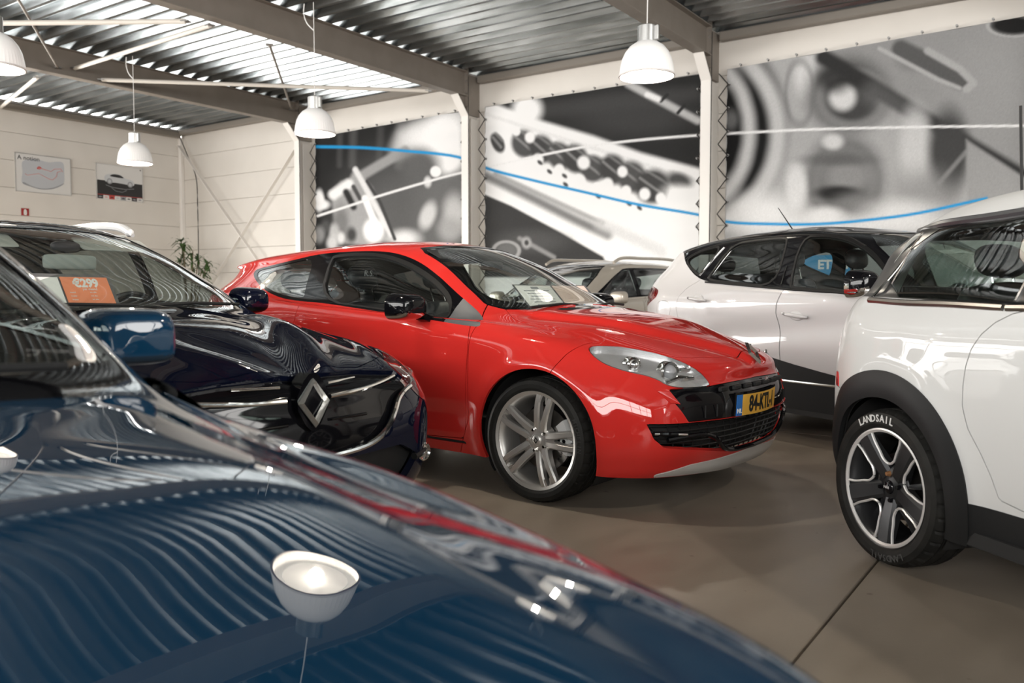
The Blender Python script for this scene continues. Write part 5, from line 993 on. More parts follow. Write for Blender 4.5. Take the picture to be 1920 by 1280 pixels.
# ================= dark blue hatchback =================
M_navy = paint('midnight_blue_paint', (.003, .0045, .014), metal=.0, rough=.4)
def navy_car():
    T = NAVY_NET
    def sculpt(V):
        flare(V, 1.29, .31, .35, .02); flare(V, -1.29, .31, .35, .02); m = ss(1.0, 1.2, V[:, 0]) * ss(.74, .82, V[:, 2]); e = np.interp(V[:, 0], [.95, 1.3, 1.7, 2.0], [.50, .42, .30, .14])
        V[:, 2] += m * (.020 * np.exp(-((V[:, 1] - e) / .055) ** 2) + .010 * ss(-.05, .05, V[:, 1] - e) * (1 - ss(.05, .3, V[:, 1] - e)) - .012 * np.exp(-((V[:, 1] - e + .14) / .09) ** 2))
        e2 = np.interp(V[:, 0], [1.0, 1.6, 1.9], [.72, .66, .56]); V[:, 2] += m * .010 * np.exp(-((V[:, 1] - e2) / .04) ** 2)
    c = Car('dark_blue_estate', 'glossy midnight blue car with roof rails and large diamond grille emblem beside the red coupe', (-4.42, 2.165, R(-2)), T, 300, 140, sculpt); k = c.k; root = c.root; c.pillars = [(-.28, -.20)][::1]; c.pillars = [(-.20, -.28)]
    std_cuts(c, T, 1.29, .35)
    std_lamps(c, [(1.94, .575, .765), (1.81, .66, .815), (1.66, .755, .84), (1.61, .84, .75), (1.76, .83, .66), (1.92, .745, .60), (2.0, .64, .62), (1.995, .575, .69)], [(-1.6, .95), (-1.75, 1.02), (-2.2, 1.02), (-2.2, .80), (-1.8, .82)])
    GR = half_sym([(0, .785), (.30, .775), (.56, .752), (.60, .70), (.56, .675), (.50, .645), (.465, .60), (.425, .555), (.36, .515), (.26, .490), (0, .480)]); c.c(lambda V: sd_poly(FRONT(V), GR), 21, lambda a, n: (n[:, 0] > .2) & (a[:, 0] > 1.6), [0], .0015)
    LG = half_sym([(0, .46), (.5, .46), (.62, .40), (.55, .30), (0, .28)]); c.c(lambda V: sd_poly(FRONT(V), LG), 22, lambda a, n: (n[:, 0] > .2) & (a[:, 0] > 1.6), [0])
    c.c(lambda V: sd_poly(SIDE(V), [(1.1, 0), (1.40, .62), (1.50, .76), (1.56, .86), (2.4, 1.0), (2.4, 0)]), 32, None, [0], .0022); std_doors(c, ((-.22, .84), (-1.05, -.25)), .27, .95)
    std_emit(c, M_navy, [glass('navy_side_glass', (.55, .62, .6)), M_tint]); c.emit([32], 'front_bumper', M_navy, thick=.03); emit_lamps(c); c.emit([21], 'grille_panel', M_gloss, 'both', .0, -.02); c.emit([22], 'lower_grille', M_matt, 'both', .0, -.04)
    def run(pts, r, m, name, off=.0, flat=1.):
        for sg in (-1, 1): MB().tube(spline([surf(k, sg * y, z, 1, off) for y, z in pts], 5, False), r, 8, flat=flat).build(name, m, root)
    run([(.10, .70), (.25, .703), (.42, .717), (.54, .735)], .0085, M_chrome, 'grille_chrome_bar', -.008); run([(.11, .748), (.20, .750), (.28, .752)], .005, M_chrome, 'grille_chrome_strip', -.006)
    run([(.10, .615), (.3, .61)], .006, M_gloss, 'grille_slat', -.012)
    run([(.60, .69), (.55, .675), (.50, .645), (.465, .60), (.425, .555), (.36, .515), (.26, .490), (.0, .480)], .012, M_chrome, 'bumper_chrome_line', .002)
    
    run([(.70, .42), (.66, .40), (.60, .39)], .016, M_matt, 'fog_lamp_pod', -.006)
    for sg in (-1, 1):
        p = surf(k, sg * .67, .40, 1, .0); MB().lathe([(.03, -.01), (.04, .006), (.034, .010), (.028, .002), (0, .004)], 24, p, 'x').build('fog_lamp', M_reflector, root); p = surf(k, sg * .68, .72, 1, -.04); MB().lathe([(0, .03), (.03, .02), (.04, 0), (.046, -.02)], 24, p, 'x').build('headlight_projector', glass('projector_lens'), root, 180)
    # emblem on its shield
    p = surf(k, 0, .69, 1); sh = chaikin([(-.03, .795), (.03, .795), (.085, .69), (.02, .585), (-.02, .585), (-.085, .69)], 1)
    MB().prism(sh * [1, 1], p[0] - .05, p[0] + .010, 'yz').build('emblem_shield', M_gloss, root, 40); rhombus('grille_emblem', Vector((p[0] + .012, 0, .690)), .186, .142, .34, .020, mat('emblem_chrome', (.80, .79, .77), .18, .9), root, Matrix.Rotation(R(-6), 3, 'Y'))
    for sg in (-1, 1):
        MB().tube(spline([(-.10, sg * .565, 1.405), (-.19, sg * .565, 1.445), (-.40, sg * .565, 1.470), (-1.0, sg * .56, 1.462), (-1.45, sg * .545, 1.425), (-1.56, sg * .53, 1.39)], 6, False), [.012] * 2 + [.024] * 27 + [.012] * 2, 10, flat=1.).build('roof_rail', mat('bright_rail_aluminium', (.80, .80, .79), .3, .3), root)
    for sg in (-1, 1): door_mirror(root, .44, .935, 1.04, sg, (.12, .22, .15), M_navy, M_gloss, low=.25)
    for y0, y1 in ((-.60, -.02), (-.02, .50)): MB().tube([(.94, y0, 1.022), (.97, (y0 + y1) / 2, 1.036), (.96, y1, 1.028)], .009, 6).build('wiper', M_matt, root)
    # price board on the dashboard
    b = empty('price_board', (.70, -.165, 1.093), parent=root); Mt = np.array(Matrix.Rotation(R(10), 4, 'Z') @ Matrix.Rotation(R(-28), 4, 'Y'))
    MB().box((0, 0, 0), (.006, .42, .165), bev=.002).xf(Mt).build('board', mat('dark_grey_card', (.10, .10, .105), .5), b, 0); MB().box((.005, -.125, -.005), (.002, .135, .135)).xf(Mt).build('white_page', mat('white_paper'), b, 0); MB().box((.005, .07, -.005), (.002, .235, .140)).xf(Mt).build('orange_page', mat('orange_paper', (.92, .27, .12), .5), b, 0)
    rt = (Matrix.Rotation(R(10), 3, 'Z') @ Matrix.Rotation(R(-28), 3, 'Y')); W2 = mat('sign_white')
    put = lambda tx, s, y, z, bd=.0: text_obj('price_text', tx, s, W2, rt @ Vector((.0065, y, z)), rt @ RX, b, bold=bd, ext=.0004)
    put('€299', .058, .07, .033, .0025); put('per maand', .017, .08, .004)
    for z in (-.012, -.030, -.048): put('looptijd', .009, -.01, z); put('incl. alles', .009, .09, z)
    cabin(root, .68, .975, .66, ((-.25, .36), (-.25, -.36)), -1.05, wheel_y=.36); box_sub('interior_mirror', (.40, -.03, 1.228), (.035, .25, .075), mat('grey_mirror_back', (.30, .33, .31), .5), root); box_sub('mirror_sensor_pod', (.36, -.03, 1.30), (.06, .14, .06), M_trimgrey, root)
    for y in (-.34, .34): box_sub('sun_visor', (.10, y, 1.335), (.16, .38, .014), M_headlin, root, ry=R(25))
    MB().box((-.7, 0, 1.395), (1.3, 1.0, .012), bev=.004).build('headlining', M_headlin, root, 0)
    c.finish(gap_open=(10, 11, 12, 13, 14, 19, 20, 21, 22), y_out=.80, y_in=.5)
    Wl = wheel_twin(root, 1.29, -.745, .31, .31, .225, .205, M_satin, caliper=False, logo=False); place_wheels(root, Wl, [(1.29, .745, .31, True), (-1.29, -.745, .31, False), (-1.29, .745, .31, True)])
navy_car()
# ================= blue car in front =================
M_blue = paint('metallic_blue_paint', (.0035, .026, .058), metal=.0, rough=.45)
def blue_car():
    T = blue_over(BLUE_NET.copy())
    def sculpt(V):
        flare(V, 1.52, .31, .35, .012); flare(V, -.75, .31, .35, .012); m = ss(1.0, 1.2, V[:, 0]) * ss(.66, .74, V[:, 2]); e = np.interp(V[:, 0], [.95, 1.7, 2.4], [.56, .50, .38])
        V[:, 2] += m * (.008 * ss(-.05, .04, e - V[:, 1]))
    c = Car('blue_hatchback', 'metallic blue car close to the camera whose bonnet fills the lower left', (-2.50, .411, R(-7)), T, 320, 150, sculpt); k = c.k; root = c.root; c.pillars = [(-.16, -.24)]
    std_cuts(c, T, (1.52, -.75), .35, pil=-.004, wtrim=.034); std_lamps(c, [(2.34, .42, .68), (2.26, .50, .70), (2.14, .57, .715), (2.14, .62, .65), (2.26, .55, .59), (2.36, .44, .58)], [(-1.0, .85), (-1.05, .95), (-1.5, .95), (-1.5, .75), (-1.1, .75)])
    GR = half_sym([(0, .70), (.42, .685), (.40, .60), (0, .58)]); c.c(lambda V: sd_poly(FRONT(V), GR), 21, lambda a, n: (n[:, 0] > .2) & (a[:, 0] > 1.6), [0], .0015); LG = half_sym([(0, .46), (.5, .46), (.6, .36), (.5, .28), (0, .27)]); c.c(lambda V: sd_poly(FRONT(V), LG), 22, lambda a, n: (n[:, 0] > .2) & (a[:, 0] > 1.6), [0])
    c.c(lambda V: sd_poly(SIDE(V), [(1.34, 0), (1.68, .58), (2.06, .67), (2.13, .71), (2.8, .80), (2.8, 0)]), 32, None, [0], .0022); std_doors(c, ((-.20, .95),), .27, .92)
    std_emit(c, M_blue, [M_glass, M_glass], ndoor=1); c.emit([32], 'front_bumper', M_blue, thick=.03); emit_lamps(c); c.emit([21], 'grille_panel', M_gloss, 'both', .0, -.02); c.emit([22], 'lower_grille', M_matt, 'both', .0, -.04)
    for z in (.60, .625, .65, .675): MB().tube([surf(k, y, z, 1, -.012) for y in np.linspace(-.38, .38, 25)], .006, 6).build('grille_bar', M_chrome, root)
    for sg in (-1, 1): door_mirror(root, .42, .825, .975, sg, (.13, .215, .145), M_blue, mat('dark_blue_plastic', (.008, .02, .035), .4), low=.2, boxy=.30)
    for y0, y1 in ((-.60, -.02), (-.02, .50)): MB().tube([(.96, y0 * .9, .955), (.99, (y0 + y1) / 2, .965), (.98, y1 * .95, .957)], .009, 6).build('wiper', M_matt, root)
    cabin(root, .72, .905, .58, ((.05, .34), (.05, -.34)), -.55, wheel_y=.34, flen=(-.9, 1.2)); box_sub('interior_mirror', (.50, 0, 1.17), (.035, .24, .065), M_matt, root)
    c.finish(gap_open=(10, 11, 12, 13, 14, 19, 20, 21, 22), y_out=.66, y_in=.42)
    Wl = wheel_twin(root, 1.52, -.645, .31, .31, .225, .205, M_satin, caliper=False, logo=False); place_wheels(root, Wl, [(1.52, .645, .31, True), (-.75, -.605, .31, False), (-.75, .605, .31, True)])
blue_car()
# ================= silver crossover with black roof =================
M_silver_p = paint('pearl_silver_paint', (.52, .515, .52), metal=.1, rough=.4, coat=.7); M_blackp = paint('black_paint', (.006, .006, .007), rough=.3)
def crossover():
    T = CAPT_NET
    def sculpt(V):
        flare(V, 1.303, .33, .36, .02); flare(V, -1.303, .33, .36, .03)
        # shoulder swelling over the rear wheel and hollow in the lower doors
        V[:, 1] += .022 * np.exp(-((V[:, 2] - 1.0) / .12) ** 2) * np.exp(-((V[:, 0] + 1.35) / .5) ** 2) * ss(.5, .7, V[:, 1]); V[:, 1] -= .028 * np.exp(-((V[:, 2] - (.78 + .10 * (V[:, 0] + .5))) / .10) ** 2) * ss(-1.3, -.7, V[:, 0]) * (1 - ss(.6, .95, V[:, 0])) * ss(.5, .7, V[:, 1])
    c = Car('silver_crossover', 'silver crossover with black roof and dark rear windows behind the red coupe', (-1.347, 6.90, R(-27)), T, 300, 140, sculpt); k = c.k; root = c.root; g = .0022; c.pillars = []
    c.arch(1.303, .33, .36); c.arch(-1.303, .33, .36)
    # black roof and glasshouse down to the belt; the silver rear quarter climbs to a point
    D = chaikin([(.92, 1.02), (.44, 1.070), (-.19, 1.108), (-.70, 1.143), (-1.05, 1.170), (-1.22, 1.212), (-1.40, 1.30), (-1.60, 1.42), (-1.70, 1.455), (-1.76, 1.44), (-2.3, 1.44), (-2.3, 1.8), (.8, 1.8), (1.1, 1.12)], 1)
    c.c(lambda V: sd_poly(SIDE(V), D), 60, lambda a, n: a[:, 2] > .98)
    Wd = half_sym([(0, 1.515), (.25, 1.51), (.45, 1.495), (.53, 1.42), (.62, 1.25), (.66, 1.11), (.6, 1.085), (0, 1.085)]); c.window(lambda V: sd_poly(FRONT(V), Wd), 10, lambda a, n: (n[:, 0] > .12) & (a[:, 2] > 1.0) & (a[:, 0] > -.2), .012)
    RW = half_sym([(0, 1.45), (.48, 1.43), (.62, 1.24), (0, 1.22)]); c.window(lambda V: sd_poly(FRONT(V), RW), 19, lambda a, n: (n[:, 0] < -.15) & (a[:, 0] < -1.2), .012)
    O = [chaikin(P, 2) for P in ([(.40, 1.090), (-.13, 1.128), (-.15, 1.135), (-.20, 1.485), (-.02, 1.49), (.12, 1.465), (.24, 1.42), (.38, 1.345), (.55, 1.22), (.70, 1.09)], [(-.30, 1.135), (-.70, 1.163), (-1.03, 1.192), (-1.06, 1.21), (-.93, 1.468), (-.70, 1.488), (-.37, 1.49), (-.34, 1.47)], [(-1.19, 1.235), (-1.24, 1.25), (-1.47, 1.355), (-1.42, 1.395), (-1.28, 1.440), (-1.05, 1.472)])]
    for i, P in enumerate(O): c.c(lambda V: sd_poly(SIDE(V), P) - .016, 70 + i, lambda a, n: n[:, 1] > .25, [60]); c.c(lambda V: sd_poly(SIDE(V), P), 11 + i, None, [70 + i])
    std_lamps(c, [(2.0, .55, .84), (1.88, .66, .875), (1.70, .76, .91), (1.55, .81, .93), (1.58, .86, .84), (1.75, .82, .76), (1.95, .66, .74)])
    c.c(lambda V: sd_poly(SIDE(V), chaikin([(-1.655, 1.075), (-1.69, 1.115), (-1.90, 1.145), (-2.3, 1.12), (-2.3, .92), (-1.96, .945), (-1.68, 1.03)], 1)), 25, lambda a, n: (a[:, 0] < -1.4) & (a[:, 1] > .35), [0], .002)
    c.c(lambda V: sd_poly(SIDE(V), chaikin([(-.95, .50), (-.75, .66), (-.45, .640), (-.206, .585), (.29, .512), (.85, .45), (1.0, .40), (1.0, .1), (-1.0, .1)], 1)), 61, lambda a, n: (a[:, 1] > .4) & (a[:, 2] < .7), [0], .001)
    for i, P in enumerate(([(.80, .30), (.84, .50), (.86, .75), (.80, 1.0), (.5, 1.3), (-.19, 1.3), (-.19, 1.12), (-.245, .97), (-.215, .82), (-.20, .55), (-.19, .30)], [(-.20, .30), (-.205, .55), (-.22, .82), (-.25, .97), (-.196, 1.12), (-.2, 1.3), (-1.0, 1.3), (-1.13, 1.205), (-1.32, 1.09), (-1.355, .92), (-1.25, .72), (-1.0, .60), (-.9, .30)])): P = chaikin(P, 1); c.c(lambda V: sd_poly(SIDE(V), P), 40 + i, lambda a, n: n[:, 1] > .25, [0], g)
    c.c(lambda V: sd_poly(SIDE(V), chaikin([(-1.645, 1.012), (-1.43, 1.014), (-1.435, .87), (-1.64, .87)], 2)), 45, lambda a, n: n[:, 1] > .25, [0], .0015); B = symx([(.98, 0), (.95, .4), (.90, .62), (1.2, .76), (1.5, .76), (1.75, .62), (2.0, .36), (2.06, 0)]); c.c(lambda V: sd_poly(TOP(V), B), 30, lambda a, n: (n[:, 2] > .3) & (a[:, 2] > .8), [0], g)
    c.c(lambda V: sd_poly(SIDE(V), [(1.15, 0), (1.42, .62), (1.55, .86), (2.5, 1.0), (2.5, 0)]), 32, None, [0], g); c.c(lambda V: sd_poly(SIDE(V), [(-1.5, .0), (-1.62, .72), (-2.4, .78), (-2.4, 0)]), 35, None, [0], g); c.c(lambda V: sd_poly(FRONT(V), half_sym([(0, .87), (.4, .86), (.4, .72), (0, .70)])), 21, lambda a, n: n[:, 0] > .2, [32])
    c.emit([0], 'body_shell', M_silver_p); c.emit([60], 'black_roof', M_blackp, 'both', .012); c.emit([61], 'lower_cladding', M_matt, 'pair', .012, .004); c.emit([30], 'bonnet', M_silver_p, thick=.02); c.emit([32], 'front_bumper', M_silver_p); c.emit([35], 'rear_bumper', M_silver_p); c.emit([21], 'grille_panel', M_gloss, 'both', 0, -.01); c.emit([40], 'door', M_silver_p, 'pair', .02); c.emit([41], 'door', M_silver_p, 'pair', .02); c.emit([45], 'fuel_flap', M_silver_p, 'pair')
    c.emit([90], 'windscreen_surround', M_gloss, 'both'); c.emit([10], 'windscreen', M_wsglass, 'both', 0, -.003); c.emit([19], 'rear_window', M_tint, 'both', 0, -.004); gl = [glass('crossover_front_glass', (.80, .86, .84)), M_tint, M_tint]
    for i in range(3): c.emit([70 + i], 'window_surround', M_rubber, 'pair', .01, .003); c.emit([11 + i], 'side_window', gl[i], 'pair', 0, -.003)
    emit_lamps(c)
    for sg in (-1, 1):
        edge = lambda x, z, o=.004: (lambda V: V + np.array([0, sg * o, 0]))((lambda m: (k.V[m][np.argmin((k.V[m][:, 0] - x) ** 2 + (k.V[m][:, 2] - z) ** 2)] * [1, sg, 1]))(k.N[:, 1] > .2))
        MB().tube([edge(x, .447 - .01 * (x > .2), .010) for x in np.linspace(-.80, .85, 24)], .011, 8).build('sill_chrome_strip', M_chrome, root)
        for P in ([(-1.20, 1.23), (-1.12, 1.34), (-1.03, 1.465)], [(-1.07, 1.20), (-1.0, 1.34), (-.93, 1.46)]): MB().tube(spline([edge(x, z, .004) for x, z in P], 5, False), .006, 6).build('pillar_trim', M_chrome, root)
        MB().tube(spline([edge(x, z, .002) for x, z in ((-1.50, 1.37), (-1.42, 1.415), (-1.2, 1.468), (-.9, 1.50), (-.5, 1.51), (-.1, 1.507), (.12, 1.485), (.3, 1.41))], 4, False), .008, 6).build('roof_gutter_trim', M_rubber, root); MB().tube([edge(x, np.interp(x, [-1.1, -.2, .5], [1.170, 1.110, 1.068]), .003) for x in np.linspace(-1.08, .6, 20)], .008, 6).build('waist_moulding', M_rubber, root)
        for x, z in ((-.235, 1.30),): MB().tube([edge(x - .012, 1.14, .006), edge(x - .015, 1.28, .006)], .004, 6).build('pillar_line', M_chrome, root)
        y = abs(edge(-1.08, 1.03)[1]); handle(root, -1.08, y, 1.030, sg, M_silver_p, .22, R(6)); y = abs(edge(-.05, .92)[1]); handle(root, -.05, y, .922, sg, M_silver_p, .23, R(6)); door_mirror(root, .60, 1.0, 1.135, sg, (.13, .23, .19), M_gloss, M_chrome, low=.42)
    MB().tube([(-.80, -.12, 1.59), (-.98, -.12, 1.80)], [.006, .003], 6).lathe([(0, .03), (.02, .02), (.03, -.02)], 12, (-.80, -.12, 1.585)).build('aerial', M_matt, root)
    cabin(root, .78, 1.04, .68, ((-.12, .37), (-.12, -.37)), -1.0, floor_z=.40, hr_z=.02, tilt=16)
    c.finish(gap_open=(10, 11, 12, 13, 19, 20, 25), y_out=.82, y_in=.5); W = wheel_twin(root, 1.303, -.77, .325, .325, .225, .205, M_satin, caliper=False, logo=False); place_wheels(root, W, [(1.303, .77, .325, True), (-1.303, -.77, .325, False), (-1.303, .77, .325, True)])
crossover()
# ================= small white estate on the right =================
M_whitep = paint('white_paint', (.54, .545, .54), rough=.45, coat=.55)
def wheel_outline(car, x, y, z, Rt, Rr, w):
    """black five-spoke wheel with bright machined outlines round each window"""
    t = empty('wheel', (x, y, z), parent=car); hw = w / 2; tyre(t, Rt, Rr, w); dk = mat('satin_black_alloy', (.035, .036, .038), .32, .6); br = mat('machined_alloy', (.68, .67, .66), .35, .5); barrel(w, Rr, Rr - .012, dk, t)
    MB().lathe([(Rr - .015, -hw + .010), (Rr - .006, -hw + .004), (Rr + .001, -hw + .006), (Rr + .001, -hw + .012), (Rr - .015, -hw + .014)], 96, axis='y', closed=True).build('rim_edge', br, t)
    for kk in range(5):
        a = R(54) + kk * 2 * math.pi / 5
        MB().loft(prong(.045, Rr - .015, 0, 0, .070, .088, -hw + .040, -hw + .010, .05, .02, 8, .004)).xf(rotY(a)).build('spoke', dk, t, 30)
        # scooped floor of the window between two spokes
        b = a + math.pi / 5; S = []
        for r in np.linspace(.085, Rr - .02, 8): q = (r - .085) / (Rr - .105); h = .030 + q * .048; S.append([(r, -hw + .05 + .035 * math.sin(q * 1.6) + .02 * (v * v - 1) * -1 * .5, v * h * .55) for v in np.linspace(-1, -.1, 6)])
        MB().grid(np.array(S)).xf(rotY(b)).build('spoke_scoop', dk, t, 60)
        U = []
        wout = (Rr - .014) * math.sin(math.pi / 5) - .040
        for r, o in ((Rr - .012, wout), (Rr - .06, wout * .80), (.135, wout * .52), (.110, wout * .36), (.096, .012), (.094, 0)): U.append((r, -hw + .012 + .022 * (1 - (r - .09) / (Rr - .1)), o))
        U = U + [(r, yy, -o) for r, yy, o in U[-2::-1]]; MB().tube(spline(U, 4, False), .0064, 6, flat=.8).xf(rotY(b)).build('window_outline', br, t)
    MB().lathe([(0, -hw + .036), (.03, -hw + .036), (.036, -hw + .041), (.07, -hw + .044), (.088, -hw + .06)], 40, axis='y').build('hub', dk, t, 40); MB().lathe([(0, -hw + .024), (.022, -hw + .026), (.028, -hw + .034), (.028, -hw + .045)], 32, axis='y').build('centre_cap', M_gloss, t, 60)
    o = text_obj('cap_lettering', 'MINI', .015, br, (0, -hw + .022, 0), (R(90), 0, 0), t)
    for kk in range(4):
        a = R(100) + kk * math.pi / 2; MB().lathe([(0, -.012), (.008, -.012), (.010, -.004), (.014, .006)], 6, (.052 * math.cos(a), -hw + .040, .052 * math.sin(a)), 'y').build('wheel_bolt', mat('rusty_bolt', (.25, .12, .05), .6, .5) if kk == 0 else M_gloss, t, 30)
    MB().lathe([(.05, -.01), (.135, -.01), (.135, .01), (.05, .01)], 48, axis='y', closed=True).build('brake_disc', M_disc, t); arc_text('LANDSAIL', Rr + (Rt - Rr) * .5, .040, R(118), .098, -hw - .0062, mat('tyre_white_lettering', (.55, .55, .54), .6), t); arc_text('LANDSAIL', Rr + (Rt - Rr) * .5, .036, R(-62), .09, -hw - .006, mat('tyre_moulding'), t)
    return t
def mini():
    T = MINI_NET
    def sculpt(V): flare(V, 1.273, .33, .36, .02, .07); flare(V, -1.262, .345, .36, .022, .08)
    c = Car('white_small_estate', 'small white estate car with black wheel-arch cladding at the right edge', (.815, 3.38, R(-41)), T, 320, 150, sculpt); k = c.k; root = c.root; g = .0022; c.pillars = []
    c.arch(1.273, .335, .335); c.arch(-1.262, .335, .338)
    # black glasshouse band between roof and belt
    D = [(1.3, 1.046), (-.8, 1.046), (-1.46, 1.066), (-2.3, 1.075), (-2.3, 1.335), (-1.5, 1.345), (-.82, 1.362), (.3, 1.366), (.7, 1.35), (1.3, 1.10)]; c.c(lambda V: sd_poly(SIDE(V), D), 60, lambda a, n: (a[:, 2] > .98) & (n[:, 2] < .9))
    Wd = half_sym([(0, 1.40), (.3, 1.395), (.50, 1.385), (.56, 1.30), (.66, 1.08), (.6, 1.06), (0, 1.06)]); c.c(lambda V: sd_poly(FRONT(V), Wd), 10, lambda a, n: (n[:, 0] > .35) & (a[:, 2] > 1.0) & (a[:, 0] > .2)); RW = half_sym([(.02, 1.34), (.48, 1.33), (.58, 1.12), (.02, 1.11)]); c.c(lambda V: sd_poly(FRONT(V), RW), 19, lambda a, n: (n[:, 0] < -.3) & (a[:, 0] < -1.2), [60])
    O = [chaikin(P, 1) for P in ([(-1.50, 1.070), (-.79, 1.054), (-.735, 1.054), (-.665, 1.352), (-.9, 1.350), (-1.385, 1.330)], [(-.68, 1.054), (.0, 1.056), (.02, 1.07), (.0, 1.354), (-.61, 1.354)], [(.07, 1.056), (.80, 1.06), (.62, 1.30), (.55, 1.348), (.07, 1.354)])]
    for i, P in enumerate(O): c.c(lambda V: sd_poly(SIDE(V), P), 11 + i, lambda a, n: n[:, 1] > .3, [60])
    # wheel arch cladding and sill
    for xc in (1.273, -1.262):
        for q in (0,): c.c(lambda V: np.hypot(V[:, 0] - xc, V[:, 2] - .345) - .432, 61, lambda a, n: (np.abs(n[:, 1]) > .25) & (a[:, 2] < .85) & (a[:, 1] > .5), [0])
    c.c(lambda V: V[:, 2] - .352, 62, lambda a, n: a[:, 1] > .3, [0])
    c.c(lambda V: sd_poly(SIDE(V), chaikin([(-.70, .355), (-.76, .50), (-.862, .65), (-.865, .80), (-.83, .92), (-.74, 1.005), (-.60, 1.04), (0, 1.05), (.02, 1.0), (.04, .355)], 1)), 40, lambda a, n: n[:, 1] > .3, [0], g); c.c(lambda V: sd_poly(SIDE(V), chaikin([(.06, .355), (.045, 1.0), (.1, 1.05), (.75, 1.05), (.80, .9), (.82, .5), (.78, .355)], 1)), 41, lambda a, n: n[:, 1] > .3, [0], g)
    c.c(lambda V: sd_poly(SIDE(V), [(-1.50, .62), (-1.60, .672), (-2.3, .69), (-2.3, 0), (-1.3, 0)]), 35, None, [0], g); std_lamps(c, [(1.75, .50, .80), (1.62, .62, .86), (1.50, .70, .84), (1.50, .76, .74), (1.62, .72, .66), (1.76, .60, .68)]); B = symx([(.95, 0), (.92, .4), (.88, .62), (1.15, .70), (1.5, .66), (1.7, .5), (1.85, .3), (1.88, 0)]); c.c(lambda V: sd_poly(TOP(V), B), 30, lambda a, n: (n[:, 2] > .3) & (a[:, 2] > .7), [0], g)
    c.c(lambda V: sd_poly(SIDE(V), chaikin([(-1.62, .665), (-1.645, .735), (-1.70, .74), (-1.68, .665)], 1)), 26, lambda a, n: a[:, 1] > .4, [0], .001); c.c(lambda V: sd_poly(SIDE(V), chaikin([(-1.76, .78), (-1.76, 1.0), (-2.1, 1.0), (-2.1, .78)], 1)), 25, lambda a, n: a[:, 1] > .45, [0], .002)
    c.emit([0], 'body_shell', M_whitep); c.emit([60], 'pillar_band', mat('satin_black', (.006, .006, .0065), .3, spec=.25), 'both', .012); c.emit([61], 'wheel_arch_cladding', M_matt, 'both', .02, .008); c.emit([62], 'sill_cladding', M_matt, 'both', .01, .003); c.emit([35], 'rear_bumper', M_whitep); c.emit([30], 'bonnet', M_whitep, thick=.02); c.emit([40], 'door', M_whitep, 'pair', .02); c.emit([41], 'door', M_whitep, 'pair', .02)
    c.emit([10], 'windscreen', M_wsglass, 'both', 0, -.003); c.emit([19], 'rear_window', M_glass, 'both', 0, -.004); gl = glass('small_estate_glass', (.40, .48, .44))
    for i in range(3): c.emit([11 + i], 'side_window', gl, 'pair', 0, -.002)
    c.emit([26], 'side_marker', mat('red_marker', (.60, .02, .02), .2, coat=1), 'pair', .01, .003); emit_lamps(c)
    for sg in (-1, 1):
        edge = lambda x, z, o=.004: (lambda V: V + np.array([0, sg * o, 0]))((lambda m: (k.V[m][np.argmin((k.V[m][:, 0] - x) ** 2 + (k.V[m][:, 2] - z) ** 2)] * [1, sg, 1]))(k.N[:, 1] > .2))
        for a, b in ((-1.50, -.745), (-.735, .02), (.03, .85)): 
            Q = [edge(x, np.interp(x, [-1.5, -.8, 1], [1.052, 1.033, 1.033]), .004) for x in np.linspace(a, b, 4)]; Q = spline(Q, 6, False); MB().tube(Q, .014, 8, flat=1.).build('belt_chrome_strip', mat('dark_chrome', (.28, .26, .24), .3, 1), root)
        MB().tube(spline([edge(x, np.interp(x, [-1.5, -.82, .3, .6], [1.350, 1.366, 1.37, 1.355]), .006) for x in np.linspace(-1.56, .62, 8)], 5, False), .016, 8).build('roof_rail_moulding', mat('dark_grey_moulding', (.03, .032, .036), .35), root)
        for P in ([(-1.50, 1.065), (-1.45, 1.19), (-1.385, 1.332)], [(-.735, 1.055), (-.70, 1.20), (-.66, 1.35)]): MB().tube(spline([edge(x, z, .002) for x, z in P], 4, False), .0055, 6).build('pillar_trim', M_chrome, root)
        door_mirror(root, .66, .95, 1.11, sg, (.12, .2, .14), M_chrome, M_gloss, low=.2); handle(root, -.35 + .5, abs(edge(.2, .93)[1]), .93, sg, M_chrome, .2)
    MB().tube([(-1.47, 0, 1.43), (-1.48, 0, 1.56), (-1.50, 0, 1.90)], [.0075, .006, .006], 8).lathe([(0, .03), (.02, .02), (.03, -.02)], 12, (-1.47, 0, 1.44)).build('aerial', M_matt, root)
    cabin(root, .66, 1.0, .64, ((-.15, .34), (-.15, -.34)), -.85, floor_z=.30, wheel_y=.34, rz=.28)
    for sg in (-1, 1): MB().tube(spline([(-1.62, sg * .56, 1.06), (-1.52, sg * .555, 1.22), (-1.42, sg * .55, 1.315), (-.8, sg * .54, 1.335)], 5, False), [.05] * 6 + [.045] * 5 + [.02] * 5, 8, flat=.4).build('inner_pillar', M_headlin, root)
    c.finish(gap_open=(10, 11, 12, 13, 19, 20), y_out=.80, y_in=.48); W = wheel_outline(root, -1.262, -.745, .312, .312, .235, .20); W.rotation_euler = (0, R(0), 0); place_wheels(root, W, [(-1.262, .745, .312, True), (1.273, -.745, .312, False), (1.273, .745, .312, True)])
mini()
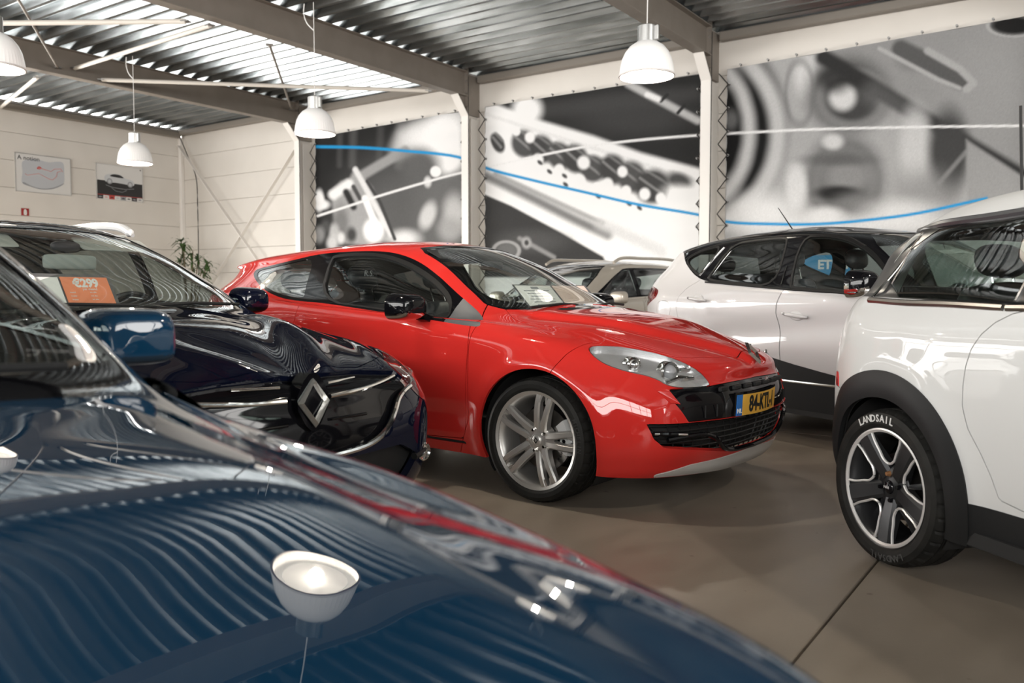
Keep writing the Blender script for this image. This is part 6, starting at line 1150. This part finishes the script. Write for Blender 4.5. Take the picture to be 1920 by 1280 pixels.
# ================= beige estate and white car in the back =================
def back_car(name, label, pose, T, pm, rails=False, nu=200, nv=96, extra=None):
    c = Car(name, label, pose, T, nu, nv); k = c.k; root = c.root; c.pillars = [(-.18, -.27), (-1.12, -1.2)]; std_cuts(c, T, 1.33, .35)
    std_lamps(c, [(1.98, .56, T[4, 0, 2] - .03), (1.80, .68, T[4, 0, 2] + .01), (1.60, .78, T[4, 0, 2] + .03), (1.62, .84, T[4, 0, 2] - .06), (1.85, .74, T[4, 0, 2] - .14), (1.98, .6, T[4, 0, 2] - .12)]); GR = half_sym([(0, T[4, 0, 2] - .07), (.45, T[4, 0, 2] - .08), (.42, T[4, 0, 2] - .22), (0, T[4, 0, 2] - .23)])
    c.c(lambda V: sd_poly(FRONT(V), GR), 21, lambda a, n: (n[:, 0] > .2) & (a[:, 0] > 1.6), [0]); std_doors(c, ((-.20, .84), (-1.05, -.23)), .30, T[6, 7, 2] - .06); std_emit(c, pm, [M_glass, M_glass, M_tint]); emit_lamps(c); c.emit([21], 'grille_panel', M_gloss, 'both', 0, -.02)
    if rails:
        for sg in (-1, 1): MB().tube(spline([(.02, sg * .55, T[9, 5, 2] + .04), (-.12, sg * .555, T[9, 6, 2] + .085), (-.6, sg * .555, T[9, 7, 2] + .10), (-1.4, sg * .54, T[9, 9, 2] + .10), (-1.72, sg * .52, T[9, 10, 2] + .075), (-1.85, sg * .5, T[9, 11, 2] + .03)], 6, False), .020, 8).build('roof_rail', pm, root)
    for sg in (-1, 1): door_mirror(root, .52, .98, T[6, 4, 2] + .04, sg, (.12, .22, .15), pm)
    cabin(root, .70, T[6, 0, 2] - .04, .66, ((-.2, .36), (-.2, -.36)), -1.05, floor_z=.28); c.finish(gap_open=(10, 11, 12, 13, 14, 19, 20, 21), y_out=.80, y_in=.5); W = wheel_twin(root, 1.33, -.75, .315, .315, .22, .205, M_satin, caliper=False, logo=False); place_wheels(root, W, [(1.33, .75, .315, True), (-1.33, -.75, .315, False), (-1.33, .75, .315, True)]); return c
back_car('beige_estate', 'beige estate car with roof rails between the red coupe and the silver crossover', (-5.60, 9.62, R(-97)), ESTATE_NET, paint('champagne_paint', (.50, .46, .40), metal=.4), True)
